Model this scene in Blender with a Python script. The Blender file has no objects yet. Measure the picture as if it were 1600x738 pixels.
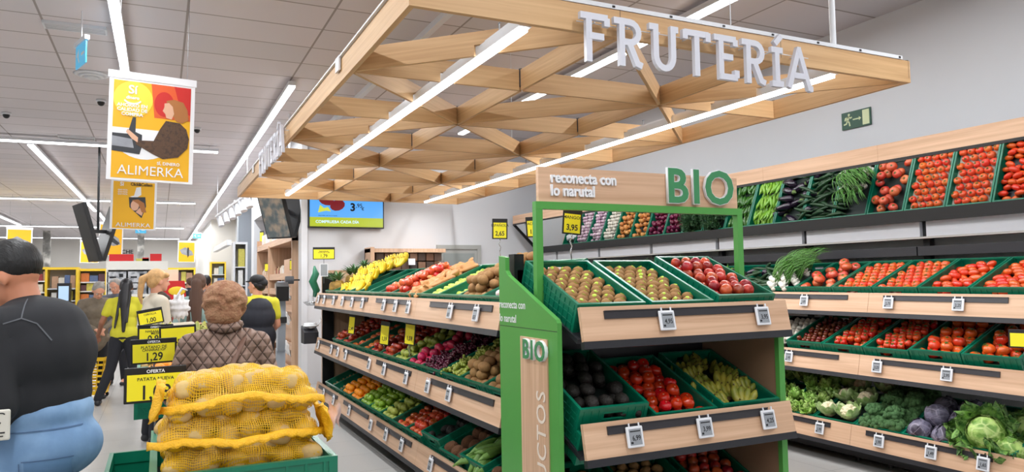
import bpy, math, random
from mathutils import Vector, Matrix, Euler
C = bpy.context.scene.collection
SC = bpy.context.scene
PI = math.pi
rnd = random.Random(7)

# ---------------------------------------------------------------- camera
CAM = (0.0, 0.0, 1.55)
cam_d = bpy.data.cameras.new('camera'); cam_o = bpy.data.objects.new('camera', cam_d); C.objects.link(cam_o)
cam_d.sensor_width = 36.0; cam_d.lens = 1140.14/1600*36.0; cam_d.clip_start = 0.05; cam_d.clip_end = 200
def _cam():
    yaw, pit, rol = 0.4502027, 0.0592159, -0.0153486
    f = Vector((math.sin(yaw)*math.cos(pit), math.cos(yaw)*math.cos(pit), math.sin(pit)))
    r0 = Vector((math.cos(yaw), -math.sin(yaw), 0)); u0 = r0.cross(f)
    r = math.cos(rol)*r0+math.sin(rol)*u0; u = -math.sin(rol)*r0+math.cos(rol)*u0
    m = Matrix((r, u, -f)).transposed().to_4x4(); m.translation = Vector(CAM)
    cam_o.matrix_world = m
_cam(); SC.camera = cam_o
# ---------------------------------------------------------------- world, exposure, lights
w = bpy.data.worlds.new('world'); SC.world = w; w.use_nodes = True
w.node_tree.nodes['Background'].inputs[0].default_value = (0.85, 0.9, 1.0, 1); w.node_tree.nodes['Background'].inputs[1].default_value = 0.5
SC.view_settings.view_transform = 'Standard'; SC.view_settings.look = 'None'
SC.view_settings.exposure = 0.26; SC.view_settings.gamma = 1.0; SC.view_settings.use_curve_mapping = False
SC.cycles.use_denoising = True; SC.cycles.max_bounces = 7; SC.cycles.diffuse_bounces = 3; SC.cycles.glossy_bounces = 3
SC.cycles.transparent_max_bounces = 12; SC.cycles.transmission_bounces = 4
SC.cycles.sample_clamp_indirect = 4.0; SC.cycles.caustics_reflective = False; SC.cycles.caustics_refractive = False
LIGHT_K = 0.30      # one gain for every lamp in the shop
STRIP_EMIT = 5.0
CEIL = 4.0

# ---------------------------------------------------------------- helpers
def lin(c):
    return c/12.92 if c <= 0.04045 else ((c+0.055)/1.055)**2.4
def rgb(r, g, b): return (lin(r/255), lin(g/255), lin(b/255), 1)

class MB:
    def __init__(s): s.v = []; s.f = []; s.sm = []; s.uv = None
    def add(s, vs, fs, smooth=False, M=None):
        n = len(s.v)
        for p in vs:
            p = Vector(p); s.v.append(M @ p if M is not None else p)
        for q in fs: s.f.append(tuple(n+i for i in q)); s.sm.append(smooth)
        return s
    def box(s, x0, x1, y0, y1, z0, z1, M=None):
        return s.add([(x0,y0,z0),(x1,y0,z0),(x1,y1,z0),(x0,y1,z0),(x0,y0,z1),(x1,y0,z1),(x1,y1,z1),(x0,y1,z1)],
                     [(0,3,2,1),(4,5,6,7),(0,1,5,4),(1,2,6,5),(2,3,7,6),(3,0,4,7)], False, M)
    def bar(s, p0, p1, w, h, up=(0,0,1)):
        p0 = Vector(p0); p1 = Vector(p1); d = (p1-p0); L = d.length; d.normalize()
        up = Vector(up)
        if abs(d.dot(up)) > 0.99: up = Vector((0,1,0))
        x = d.cross(up).normalized(); z = x.cross(d).normalized()
        M = Matrix((x, d, z)).transposed().to_4x4(); M.translation = p0
        return s.box(-w/2, w/2, 0, L, -h/2, h/2, M)
    def cyl(s, p0, p1, r0, r1=None, n=12, cap=True, smooth=True):
        if r1 is None: r1 = r0
        p0 = Vector(p0); p1 = Vector(p1); d = (p1-p0).normalized()
        a = Vector((1,0,0)) if abs(d.x) < 0.9 else Vector((0,1,0))
        x = d.cross(a).normalized(); y = d.cross(x)
        vs = [];
        for p, r in ((p0,r0),(p1,r1)):
            for i in range(n):
                t = 2*PI*i/n; vs.append(p+x*(r*math.cos(t))+y*(r*math.sin(t)))
        s.add(vs, [((i+1)%n, i, n+i, n+(i+1)%n) for i in range(n)], smooth)
        if cap: s.add(vs[:n], [tuple(range(n))]); s.add(vs[n:], [tuple(range(n-1,-1,-1))])
        return s
    def tube(s, path, r, n=8, smooth=True, flat=1.0):
        P = [Vector(p) for p in path]; m = len(P)
        rr = r if isinstance(r, (list, tuple)) else [r]*m
        t0 = (P[1]-P[0]).normalized(); a = Vector((0,0,1)) if abs(t0.z) < 0.9 else Vector((1,0,0))
        x = t0.cross(a).normalized(); vs = []
        for k in range(m):
            t = (P[min(k+1,m-1)]-P[max(k-1,0)]).normalized()
            x = (x - t*x.dot(t)).normalized(); y = t.cross(x)
            for i in range(n):
                q = 2*PI*i/n; vs.append(P[k]+x*(rr[k]*math.cos(q))+y*(rr[k]*flat*math.sin(q)))
        fs = [(k*n+i, k*n+(i+1)%n, (k+1)*n+(i+1)%n, (k+1)*n+i) for k in range(m-1) for i in range(n)]
        fs += [tuple(range(n-1,-1,-1)), tuple((m-1)*n+i for i in range(n))]
        return s.add(vs, fs, smooth)
    def lathe(s, prof, n=16, M=None, smooth=True, fn=None):
        vs = []; m = len(prof)
        for r, z in prof:
            for i in range(n):
                t = 2*PI*i/n; k = fn(t, r, z) if fn else 1.0
                vs.append((r*k*math.cos(t), r*k*math.sin(t), z))
        fs = [(k*n+i, k*n+(i+1)%n, (k+1)*n+(i+1)%n, (k+1)*n+i) for k in range(m-1) for i in range(n)]
        fs += [tuple(range(n-1,-1,-1)), tuple((m-1)*n+i for i in range(n))]
        return s.add(vs, fs, smooth, M)
    def ell(s, c, r, nu=14, nv=9, rot=None, fn=None):
        c = Vector(c)
        if not isinstance(r, (tuple, list)): r = (r,r,r)
        R = Euler(rot).to_matrix() if rot else None
        vs = []
        def pt(u, v):
            d = Vector((math.sin(v)*math.cos(u), math.sin(v)*math.sin(u), math.cos(v)))
            k = fn(d) if fn else 1.0
            p = Vector((d.x*r[0]*k, d.y*r[1]*k, d.z*r[2]*k))
            return c+(R @ p if R else p)
        vs.append(pt(0,0))
        for j in range(1, nv):
            for i in range(nu): vs.append(pt(2*PI*i/nu, PI*j/nv))
        vs.append(pt(0,PI)); L = len(vs)-1
        fs = [(0, 1+i, 1+(i+1)%nu) for i in range(nu)]
        for j in range(nv-2):
            for i in range(nu): fs.append((1+j*nu+i, 1+(j+1)*nu+i, 1+(j+1)*nu+(i+1)%nu, 1+j*nu+(i+1)%nu))
        fs += [(L, 1+(nv-2)*nu+(i+1)%nu, 1+(nv-2)*nu+i) for i in range(nu)]
        return s.add(vs, fs, True)
    def prism(s, poly, d0, d1, M=None):
        """poly in local x,z; extruded along y from d0 to d1"""
        n = len(poly)
        vs = [(x, d0, z) for x, z in poly]+[(x, d1, z) for x, z in poly]
        fs = [tuple(range(n)), tuple(range(2*n-1, n-1, -1))]+[(i, n+i, n+(i+1)%n, (i+1)%n) for i in range(n)]
        return s.add(vs, fs, False, M)
    def mesh(s, name, m):
        me = bpy.data.meshes.new(name); me.from_pydata([tuple(p) for p in s.v], [], s.f)
        me.polygons.foreach_set('use_smooth', s.sm); me.materials.append(m); me.update(); return me
    def build(s, name, m, parent=None, bevel=0, loc=None):
        o = bpy.data.objects.new(name, s.mesh(name, m)); C.objects.link(o)
        if parent is not None: o.parent = parent
        if loc is not None: o.location = loc
        if bevel:
            b = o.modifiers.new('b', 'BEVEL'); b.width = bevel; b.segments = 2; b.limit_method = 'ANGLE'
        return o

def tag(o, label=None, cat=None, group=None, kind=None):
    if label: o['label'] = label
    if cat: o['category'] = cat
    if group: o['group'] = group
    if kind: o['kind'] = kind
    return o
def empty(name, loc=(0,0,0), rz=0, label=None, cat=None, group=None, M=None):
    o = bpy.data.objects.new(name, None); C.objects.link(o); o.empty_display_size = 0.05
    if M is not None: o.matrix_world = M
    else: o.location = loc; o.rotation_euler = (0,0,rz)
    return tag(o, label, cat, group)

# ---------------------------------------------------------------- materials
MATS = {}
def nt(name):
    m = bpy.data.materials.new(name); m.use_nodes = True
    return m, m.node_tree.nodes, m.node_tree.links, m.node_tree.nodes['Principled BSDF']
def mat(name, col, rough=0.5, metal=0.0, var=0.0, scale=20.0, bump=0.0, bscale=None, spec=0.5, hue=0.0, coat=0.0, stretch=None, col2=None, sss=0.0, trans=0.0, emit=None, es=0, vein=None):
    if name in MATS: return MATS[name]
    m, N, L, B = nt(name)
    B.inputs['Base Color'].default_value = col; B.inputs['Roughness'].default_value = rough
    B.inputs['Metallic'].default_value = metal; B.inputs['Specular IOR Level'].default_value = spec
    if coat: B.inputs['Coat Weight'].default_value = coat; B.inputs['Coat Roughness'].default_value = 0.15
    if sss: B.inputs['Subsurface Weight'].default_value = sss; B.inputs['Subsurface Radius'].default_value = (0.02,0.01,0.005); B.inputs['Subsurface Scale'].default_value = 0.3
    if trans: B.inputs['Transmission Weight'].default_value = trans
    if emit: B.inputs['Emission Color'].default_value = emit; B.inputs['Emission Strength'].default_value = es
    if var or bump or hue or col2:
        tc = N.new('ShaderNodeTexCoord'); mp = N.new('ShaderNodeMapping'); L.new(tc.outputs['Object'], mp.inputs[0])
        if stretch: mp.inputs['Scale'].default_value = stretch
        oi = N.new('ShaderNodeObjectInfo')
        no = N.new('ShaderNodeTexNoise'); no.noise_dimensions = '4D'; no.inputs['Scale'].default_value = scale; no.inputs['Detail'].default_value = 4
        L.new(mp.outputs[0], no.inputs['Vector'])
        mw = N.new('ShaderNodeMath'); mw.operation = 'MULTIPLY'; mw.inputs[1].default_value = 37; L.new(oi.outputs['Random'], mw.inputs[0]); L.new(mw.outputs[0], no.inputs['W'])
        if var or hue or col2:
            src = None
            if col2:
                rp = N.new('ShaderNodeValToRGB'); rp.color_ramp.elements[0].position = 0.42; rp.color_ramp.elements[1].position = 0.6
                rp.color_ramp.elements[0].color = col; rp.color_ramp.elements[1].color = col2
                L.new(no.outputs['Fac'], rp.inputs[0]); src = rp.outputs[0]
            hs = N.new('ShaderNodeHueSaturation')
            if src: L.new(src, hs.inputs['Color'])
            else: hs.inputs['Color'].default_value = col
            mr = N.new('ShaderNodeMapRange'); mr.inputs[1].default_value = 0.3; mr.inputs[2].default_value = 0.7
            mr.inputs[3].default_value = 1-var; mr.inputs[4].default_value = 1+var
            L.new(no.outputs['Fac'], mr.inputs[0]); L.new(mr.outputs[0], hs.inputs['Value'])
            if hue:
                mh = N.new('ShaderNodeMapRange'); mh.inputs[3].default_value = 0.5-hue*.25; mh.inputs[4].default_value = 0.5+hue
                L.new(oi.outputs['Random'], mh.inputs[0]); L.new(mh.outputs[0], hs.inputs['Hue'])
            fin = hs.outputs[0]
            if vein:
                vo = N.new('ShaderNodeTexVoronoi'); vo.feature = 'DISTANCE_TO_EDGE'; vo.inputs['Scale'].default_value = vein[0]; L.new(mp.outputs[0], vo.inputs['Vector'])
                vr = N.new('ShaderNodeMapRange'); vr.inputs[1].default_value = 0.0; vr.inputs[2].default_value = vein[2]; vr.inputs[3].default_value = 1; vr.inputs[4].default_value = 0; L.new(vo.outputs[0], vr.inputs[0])
                mv = N.new('ShaderNodeMixRGB'); mv.inputs[2].default_value = vein[1]; L.new(vr.outputs[0], mv.inputs[0]); L.new(fin, mv.inputs[1]); fin = mv.outputs[0]
            L.new(fin, B.inputs['Base Color'])
        if bump:
            nb = N.new('ShaderNodeTexNoise'); nb.inputs['Scale'].default_value = bscale or scale*3; nb.inputs['Detail'].default_value = 5
            L.new(mp.outputs[0], nb.inputs['Vector'])
            bp = N.new('ShaderNodeBump'); bp.inputs['Strength'].default_value = bump; bp.inputs['Distance'].default_value = 0.01
            L.new(nb.outputs['Fac'], bp.inputs['Height']); L.new(bp.outputs[0], B.inputs['Normal'])
    MATS[name] = m; return m
def wood(name, c1, c2, axis, rough=0.42):
    if name in MATS: return MATS[name]
    m, N, L, B = nt(name); B.inputs['Roughness'].default_value = rough
    tc = N.new('ShaderNodeTexCoord'); mp = N.new('ShaderNodeMapping'); L.new(tc.outputs['Object'], mp.inputs[0])
    sc = [34.0,34.0,34.0]; sc['xyz'.index(axis)] = 1.1; mp.inputs['Scale'].default_value = sc
    no = N.new('ShaderNodeTexNoise'); no.inputs['Scale'].default_value = 1.0; no.inputs['Detail'].default_value = 5; no.inputs['Distortion'].default_value = 0.6
    L.new(mp.outputs[0], no.inputs['Vector'])
    rp = N.new('ShaderNodeValToRGB'); rp.color_ramp.elements[0].position = 0.3; rp.color_ramp.elements[1].position = 0.7
    rp.color_ramp.elements[0].color = c1; rp.color_ramp.elements[1].color = c2
    L.new(no.outputs['Fac'], rp.inputs[0]); L.new(rp.outputs[0], B.inputs['Base Color'])
    MATS[name] = m; return m
for ax in 'xyz':
    wood('beech_'+ax, rgb(201,160,128), rgb(226,188,157), ax)
    wood('oak_'+ax, rgb(196,153,107), rgb(220,180,132), ax, 0.5)
W = lambda ax: MATS['beech_'+ax]
O = lambda ax: MATS['oak_'+ax]
green_frame = mat('green_lacquer', rgb(84,158,74), 0.35, var=0.03, scale=3)
crate_green = mat('crate_green', rgb(4,112,84), 0.32, var=0.08, scale=9, spec=0.6)
crate_black = mat('crate_black', rgb(22,24,26), 0.4)
dark = mat('dark_metal', rgb(40,40,45), 0.42, var=0.05, scale=5)
rail_m = mat('label_rail', rgb(52,50,54), 0.35)
black = mat('black_plastic', rgb(22,22,24), 0.38)
white = mat('white_plastic', rgb(232,233,238), 0.35)
white_letter = mat('white_letter', rgb(238,238,242), 0.4)
screen_m = mat('eink_screen', rgb(150,154,160), 0.3, var=0.03, scale=60)
ink = mat('ink', rgb(28,28,32), 0.6)
yellow_card = mat('yellow_card', rgb(252,236,38), 0.45)
white_metal = mat('white_metal', rgb(225,226,230), 0.35, var=0.02, scale=4)
grey_metal = mat('grey_metal', rgb(120,122,126), 0.3, 0.6)
clear = mat('clear_plastic', (0.9,0.93,0.95,1), 0.08, trans=0.85, spec=0.5)
lamp_emit = mat('lamp_diffuser', (1,1,1,1), 0.5, emit=(0.93,0.97,1.0,1), es=STRIP_EMIT)

def text(s, size, M, m, parent=None, name='lettering', ext=0.002, bold=0.0, align='CENTER', sx=1.0, sp=1.0):
    """text in local x (right) z (up) plane of M, facing local -y"""
    cu = bpy.data.curves.new(name, 'FONT'); cu.body = s; cu.size = size; cu.extrude = ext; cu.offset = bold
    cu.align_x = align; cu.align_y = 'CENTER'; cu.space_character = sp; cu.resolution_u = 3
    cu.materials.append(m)
    t = bpy.data.objects.new(name, cu); C.objects.link(t)
    me = bpy.data.meshes.new_from_object(t); me.transform(Matrix.Rotation(PI/2, 4, 'X') @ Matrix.Diagonal((sx,1,1,1)))
    bpy.data.objects.remove(t); bpy.data.curves.remove(cu)
    if not me.materials: me.materials.append(m)
    o = bpy.data.objects.new(name, me); C.objects.link(o)
    if parent is not None: o.parent = parent
    o.matrix_local = M
    return o
def T(x=0, y=0, z=0): return Matrix.Translation((x,y,z))
def frame(o, a, b, n):
    m = Matrix((Vector(a).normalized(), Vector(b).normalized(), Vector(n).normalized())).transposed().to_4x4(); m.translation = Vector(o); return m
def ray(px, py):
    m = cam_o.matrix_world.to_3x3()
    return m @ Vector((px-800, 369-py, -1140.14))
def at(px, py, ax, v):
    d = ray(px, py); k = 'XYZ'.index(ax); t = (v-CAM[k])/d[k]
    return Vector(CAM)+d*t
ORD = ['first','second','third','fourth','fifth','sixth','seventh','eighth','ninth','tenth','eleventh','twelfth','thirteenth','fourteenth','fifteenth','sixteenth','seventeenth','eighteenth','nineteenth','twentieth','last but one','last']
# ================================================================ the room
def plane_mat_ceiling():
    m, N, L, B = nt('ceiling_tiles'); B.inputs['Roughness'].default_value = 0.8
    tc = N.new('ShaderNodeTexCoord'); mp = N.new('ShaderNodeMapping'); L.new(tc.outputs['Object'], mp.inputs[0]); mp.inputs['Location'].default_value = (-0.2, 0.15, 0)
    br = N.new('ShaderNodeTexBrick'); br.offset = 0; br.inputs['Scale'].default_value = 1
    br.inputs['Brick Width'].default_value = 1.2; br.inputs['Row Height'].default_value = 0.6; br.inputs['Mortar Size'].default_value = 0.012; br.inputs['Mortar Smooth'].default_value = 0.3
    br.inputs['Color1'].default_value = rgb(222,214,216); br.inputs['Color2'].default_value = rgb(212,206,208); br.inputs['Mortar'].default_value = rgb(160,150,146)
    L.new(mp.outputs[0], br.inputs[0]); L.new(br.outputs[0], B.inputs['Base Color'])
    no = N.new('ShaderNodeTexNoise'); no.inputs['Scale'].default_value = 160; L.new(tc.outputs['Object'], no.inputs['Vector'])
    bp = N.new('ShaderNodeBump'); bp.inputs['Strength'].default_value = 0.15; L.new(no.outputs['Fac'], bp.inputs['Height']); L.new(bp.outputs[0], B.inputs['Normal'])
    return m
def plane_mat_floor():
    m, N, L, B = nt('floor_tiles'); B.inputs['Roughness'].default_value = 0.28
    tc = N.new('ShaderNodeTexCoord')
    br = N.new('ShaderNodeTexBrick'); br.offset = 0; br.inputs['Scale'].default_value = 1
    br.inputs['Brick Width'].default_value = 0.6; br.inputs['Row Height'].default_value = 0.6; br.inputs['Mortar Size'].default_value = 0.003
    br.inputs['Color1'].default_value = rgb(190,187,184); br.inputs['Color2'].default_value = rgb(184,181,178); br.inputs['Mortar'].default_value = rgb(140,138,136)
    L.new(tc.outputs['Object'], br.inputs[0])
    no = N.new('ShaderNodeTexNoise'); no.inputs['Scale'].default_value = 120; no.inputs['Detail'].default_value = 3; L.new(tc.outputs['Object'], no.inputs['Vector'])
    mx = N.new('ShaderNodeMixRGB'); mx.blend_type = 'MULTIPLY'; mx.inputs[0].default_value = 0.25; L.new(br.outputs[0], mx.inputs[1]); L.new(no.outputs['Fac'], mx.inputs[2])
    L.new(mx.outputs[0], B.inputs['Base Color'])
    return m
wall_m = mat('wall_paint', rgb(214,214,217), 0.7, var=0.02, scale=1.5)
wall_far = mat('wall_paint_far', rgb(226,222,216), 0.7, var=0.02, scale=1.0)
X0, X1, Y0, Y1 = -13.0, 6.15, -5.0, 45.0
def struct(name, mb, m): return tag(mb.build(name, m), kind='structure')
struct('floor', MB().box(X0-.2, X1+.2, Y0-.2, Y1+.2, -.1, 0), plane_mat_floor())
struct('ceiling', MB().box(X0-.2, X1+.2, Y0-.2, Y1+.2, CEIL, CEIL+.1), plane_mat_ceiling())
struct('wall_right', MB().box(X1, X1+.2, Y0, 11.5, 0, CEIL), wall_m)
struct('wall_left', MB().box(X0-.2, X0, Y0, Y1, 0, CEIL), wall_far)
struct('wall_back', MB().box(X0-.2, X1+.2, Y1, Y1+.2, 0, CEIL), wall_far)
struct('wall_front', MB().box(X0-.2, X1+.2, Y0-.2, Y0, 0, CEIL), wall_far)
struct('wall_produce', MB().box(2.02, X1+.2, 11.5, 11.7, 0, CEIL), wall_m)
# side wall of the store rooms beyond the produce corner, with the recess behind the bakery shelves
struct('wall_service', MB().box(2.62, 2.8, 11.7, 30.0, 0, CEIL), wall_m)
struct('wall_service_far', MB().box(1.75, 2.8, 30.0, 30.2, 0, CEIL), wall_far)
struct('wall_side', MB().box(1.75, 1.9, 30.2, Y1, 0, CEIL), wall_far)
struct('trim_corner', MB().box(1.95, 2.04, 11.44, 11.72, 0, CEIL), white_metal)

# ---- lamps
def strip(p0, p1, wdt, label, group, power=None, hang=0.0, cable=True, name='strip_light'):
    p0 = Vector(p0); p1 = Vector(p1); mid = (p0+p1)/2; L = (p1-p0).length
    d = (p1-p0).normalized(); rz = math.atan2(d.y, d.x)
    r = empty(name, mid, rz, label, 'light', group)
    MB().box(-L/2, L/2, -wdt/2-.008, wdt/2+.008, 0.0, 0.05).build('housing', white_metal, r)
    MB().box(-L/2+.01, L/2-.01, -wdt/2, wdt/2, -0.022, 0.0).build('diffuser', lamp_emit, r)
    if hang:
        cb = MB()
        k = max(2, int(L/2)+1)
        for i in range(k):
            x = -L/2+.15+(L-.3)*i/(k-1); cb.cyl((x,0,.05), (x,0,.05+hang), .003, n=5)
        cb.build('suspension_wire', grey_metal, r)
    if power:
        ld = bpy.data.lights.new('tube_glow', 'AREA'); ld.shape = 'RECTANGLE'; ld.size = L; ld.size_y = wdt*1.5
        ld.energy = power*L*LIGHT_K; ld.color = (0.95,0.98,1.0)
        lo = bpy.data.objects.new('tube_glow', ld); C.objects.link(lo); lo.parent = r; lo.location = (0,0,-.03)
    return r
PW = 42
g = 'ceiling strip lights'
zc = CEIL-.1
strip((-.37,2.6,zc), (-.37,9.6,zc), .075, 'long ceiling strip light ending behind the large yellow banner', g, PW, .05)
strip((1.4,8.85,zc), (1.4,26,zc), .07, 'ceiling strip light running away left of the timber canopy', g, PW, .05)
strip((1.4,26.2,zc), (1.4,43.5,zc), .07, 'far end of the strip light line left of the canopy', g, PW, .05)
strip((4.33,.5,zc), (4.33,10.8,zc), .09, 'ceiling strip light above the canopy near the right wall', g, PW, .05)
strip((-1.95,14.2,zc), (-1.85,26.3,zc), .08, 'ceiling strip light slanting behind the first cross strip', g, PW, .05)
strip((-1.8,27.0,zc), (-1.8,40,zc), .08, 'ceiling strip light behind the hanging monitors', g, PW, .05)
strip((-4.8,20.0,zc), (-4.8,33.0,zc), .08, 'short ceiling strip light at the left picture edge', g, PW, .05)
strip((-8,13.9,zc), (.92,13.9,zc), .08, 'nearest strip light crossing the ceiling sideways', g, PW, .05)
strip((-8,23.1,zc), (.92,23.1,zc), .08, 'second strip light crossing the ceiling sideways', g, PW, .05)
strip((-8,33.6,zc), (.9,33.6,zc), .08, 'third strip light crossing the ceiling, past the monitors', g, PW, .05)
strip((-8,41.5,zc), (.9,41.5,zc), .08, 'last strip light crossing the ceiling by the far wall', g, PW, .05)
# extra strips outside the frame, added to light the shop
strip((-3.6,-3,zc), (-3.6,9.6,zc), .08, 'added ceiling strip light outside the picture on the left', g, PW, .05)
strip((-.37,-4,zc), (-.37,2.2,zc), .075, 'added ceiling strip light over the photographer', g, PW, .05)
strip((2.0,-3,zc), (2.0,2.2,zc), .08, 'added ceiling strip light behind the photographer, right', g, PW, .05)
strip((-8.5,-3,zc), (-8.5,12,zc), .08, 'added ceiling strip light far outside the picture on the left', g, PW, .05)
# unlit white trunking over the canopy
tr = MB().box(2.2, 2.26, 4.5, 11.2, 3.84, 3.9).build('cable_trunking', white_metal)
tag(tr, 'unlit white trunking on the ceiling seen through the timber canopy', 'trunking')
# ================================================================ display furniture
FH = 0.165      # fascia height
TILT = 0.035    # the fascias lean out at the foot
def fascia(parent, Mf, L, m_wood, rail=(0.12, None), seams=()):
    """Mf: origin at the top left edge seen from the shopper; x along, y away from the shopper, z up"""
    a = math.atan2(TILT, FH)
    R = Mf @ Matrix.Rotation(-a, 4, 'X')
    g_ = 0.0015
    f = MB().box(g_, L-g_, 0, .022, -FH, 0, R).build('fascia', m_wood, parent)
    x0, x1 = rail if rail[1] else (rail[0], L-rail[0])
    MB().box(x0, x1, -.008, 0, -.062, -.022, R).box(x0, x1, -.012, -.008, -.026, -.022, R).build('label_rail', rail_m, f)
    MB().box(0, L, -.002, .03, -FH-.036, -FH, R).build('shelf_edge', dark, parent)
    return R
def tag_spot(R, x): return R @ T(x, -.016, -.075)
PR = []
def esl(M, price=None, what='', group='electronic shelf price labels', s=1.0, where=''):
    r = empty('price_label', M=M, label=('small white electronic price label %s' % what).strip(), cat='price label', group=group)
    w_, h_ = .088*s, .092*s
    if price is None: w_ = .082*s
    MB().box(-w_/2, w_/2, -.012, 0, -h_/2, h_/2).build('case', white, r, bevel=.005)
    MB().box(-w_/2+.013, w_/2-.013, -.0135, -.011, -h_/2+.012, h_/2-.012).build('screen', screen_m, r)
    hk = MB()
    for x in (-w_*.3, w_*.3): hk.box(x-.003, x+.003, -.012, -.006, h_/2-.002, h_/2+.016)
    hk.build('hook', white, r)
    if price:
        text(price, .031*s, T(.004, -.0142, -.006), ink, r, 'price_text', .0003, .0004, sx=.85)
        MB().box(-w_/2+.018, w_/2-.018, -.0142, -.0134, .022*s, .027*s).box(-w_/2+.017, -w_/2+.03, -.0142, -.0134, -.029*s, -.02*s).build('print', ink, r)
    else:
        p = MB(); p.box(-w_/2+.017, w_/2-.017, -.0142, -.0134, .017, .024)
        for k in range(3): p.box(-w_/2+.02, w_/2-.02-.004*k, -.0142, -.0134, -.014-.009*k, -.010-.009*k)
        p.build('print', ink, r)
    return r

SL = math.radians(22.5)
# ---- crates
CW, CL, CHH = .40, .595, .165
def crate_mesh(m, nm='crate'):
    b = MB(); w, l, h, t = CW, CL, CHH, .012
    x0, x1 = -w/2, w/2
    # base with open lattice
    b.box(x0+.008, x1-.008, .008, l-.008, 0, .006)
    # rim flange
    for (a0,a1,b0,b1) in ((x0,x1,0,.016),(x0,x1,l-.016,l),(x0,x0+.016,.016,l-.016),(x1-.016,x1,.016,l-.016)):
        b.box(a0,a1,b0,b1,h-.014,h)
    # long walls
    for sx in (-1,1):
        xa = sx*(w/2-.006)
        b.box(min(xa-.003,xa+.003), max(xa-.003,xa+.003), .01, l-.01, 0, h-.01)
        for k in range(12):
            y = .03+k*(l-.06)/11
            b.box(min(xa,sx*w/2), max(xa,sx*w/2), y-.003, y+.003, .01, h-.014)
        for z in (.045,.085,.118):
            b.box(min(xa,sx*w/2), max(xa,sx*w/2), .01, l-.01, z, z+.006)
    # short walls with hand holes
    for sy in (0,1):
        yc = .006 if sy == 0 else l-.006
        hw, z0, z1 = .055, .098, .128
        b.box(x0+.01, x1-.01, yc-.003, yc+.003, 0, z0)
        b.box(x0+.01, x1-.01, yc-.003, yc+.003, z1, h-.01)
        b.box(x0+.01, -hw, yc-.003, yc+.003, z0, z1); b.box(hw, x1-.01, yc-.003, yc+.003, z0, z1)
        ya, yb = (0, yc) if sy == 0 else (yc, l)
        b.box(-hw-.008, hw+.008, ya, yb, z0-.006, z0); b.box(-hw-.008, hw+.008, ya, yb, z1, z1+.005)
        for k in range(9):
            x = -w/2+.03+k*(w-.06)/8
            if abs(x) > hw+.01: b.box(x-.003, x+.003, ya, yb, .008, h-.014)
            else: b.box(x-.003, x+.003, ya, yb, .008, z0-.006)
        for z in (.03,.062): b.box(x0+.01, x1-.01, ya, yb, z, z+.005)
        # corner braces
        for sx in (-1,1):
            for q in range(3):
                b.add([(sx*(.075+.025*q), (ya if sy==0 else yb), .008),(sx*(.082+.025*q), (ya if sy==0 else yb), .008),(sx*(.112+.025*q),(ya if sy==0 else yb),.058),(sx*(.105+.025*q),(ya if sy==0 else yb),.058),
                       (sx*(.075+.025*q), yc, .008),(sx*(.082+.025*q), yc, .008),(sx*(.112+.025*q),yc,.058),(sx*(.105+.025*q),yc,.058)],
                      [(0,1,2,3),(7,6,5,4),(0,4,5,1),(1,5,6,2),(2,6,7,3),(3,7,4,0)])
    # corner posts
    for sx in (-1,1):
        for y in (0, l-.02): b.box(min(sx*w/2, sx*(w/2-.02)), max(sx*w/2, sx*(w/2-.02)), y, y+.02, 0, h-.014)
    return b.mesh(nm, m)
CR = {'g': crate_mesh(crate_green), 'k': crate_mesh(crate_black)}
TRAY = {}
def tray(parent, level, colour):
    key = (level, colour)
    if key not in TRAY:
        m = {'g': crate_green, 'k': black, 'w': mat('paper_tray', rgb(214,208,196), .8, var=.05), 'd': mat('tray_dark', rgb(30,42,38), .6)}[colour]
        TRAY[key] = MB().box(-CW/2+.012, CW/2-.012, .012, CL-.012, level-.006, level).mesh('false_bottom', m)
    o = bpy.data.objects.new('tray', TRAY[key]); C.objects.link(o); o.parent = parent
def crate(M, what, where, col='g', level=.06, tray_col='d', group=None):
    o = bpy.data.objects.new('crate', CR[col]); C.objects.link(o); o.matrix_world = M
    tag(o, '%s plastic crate %s%s' % ('green' if col == 'g' else 'black', what, where), 'crate', group or 'produce crates')
    if level: tray(o, level, tray_col)
    return o

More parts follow.
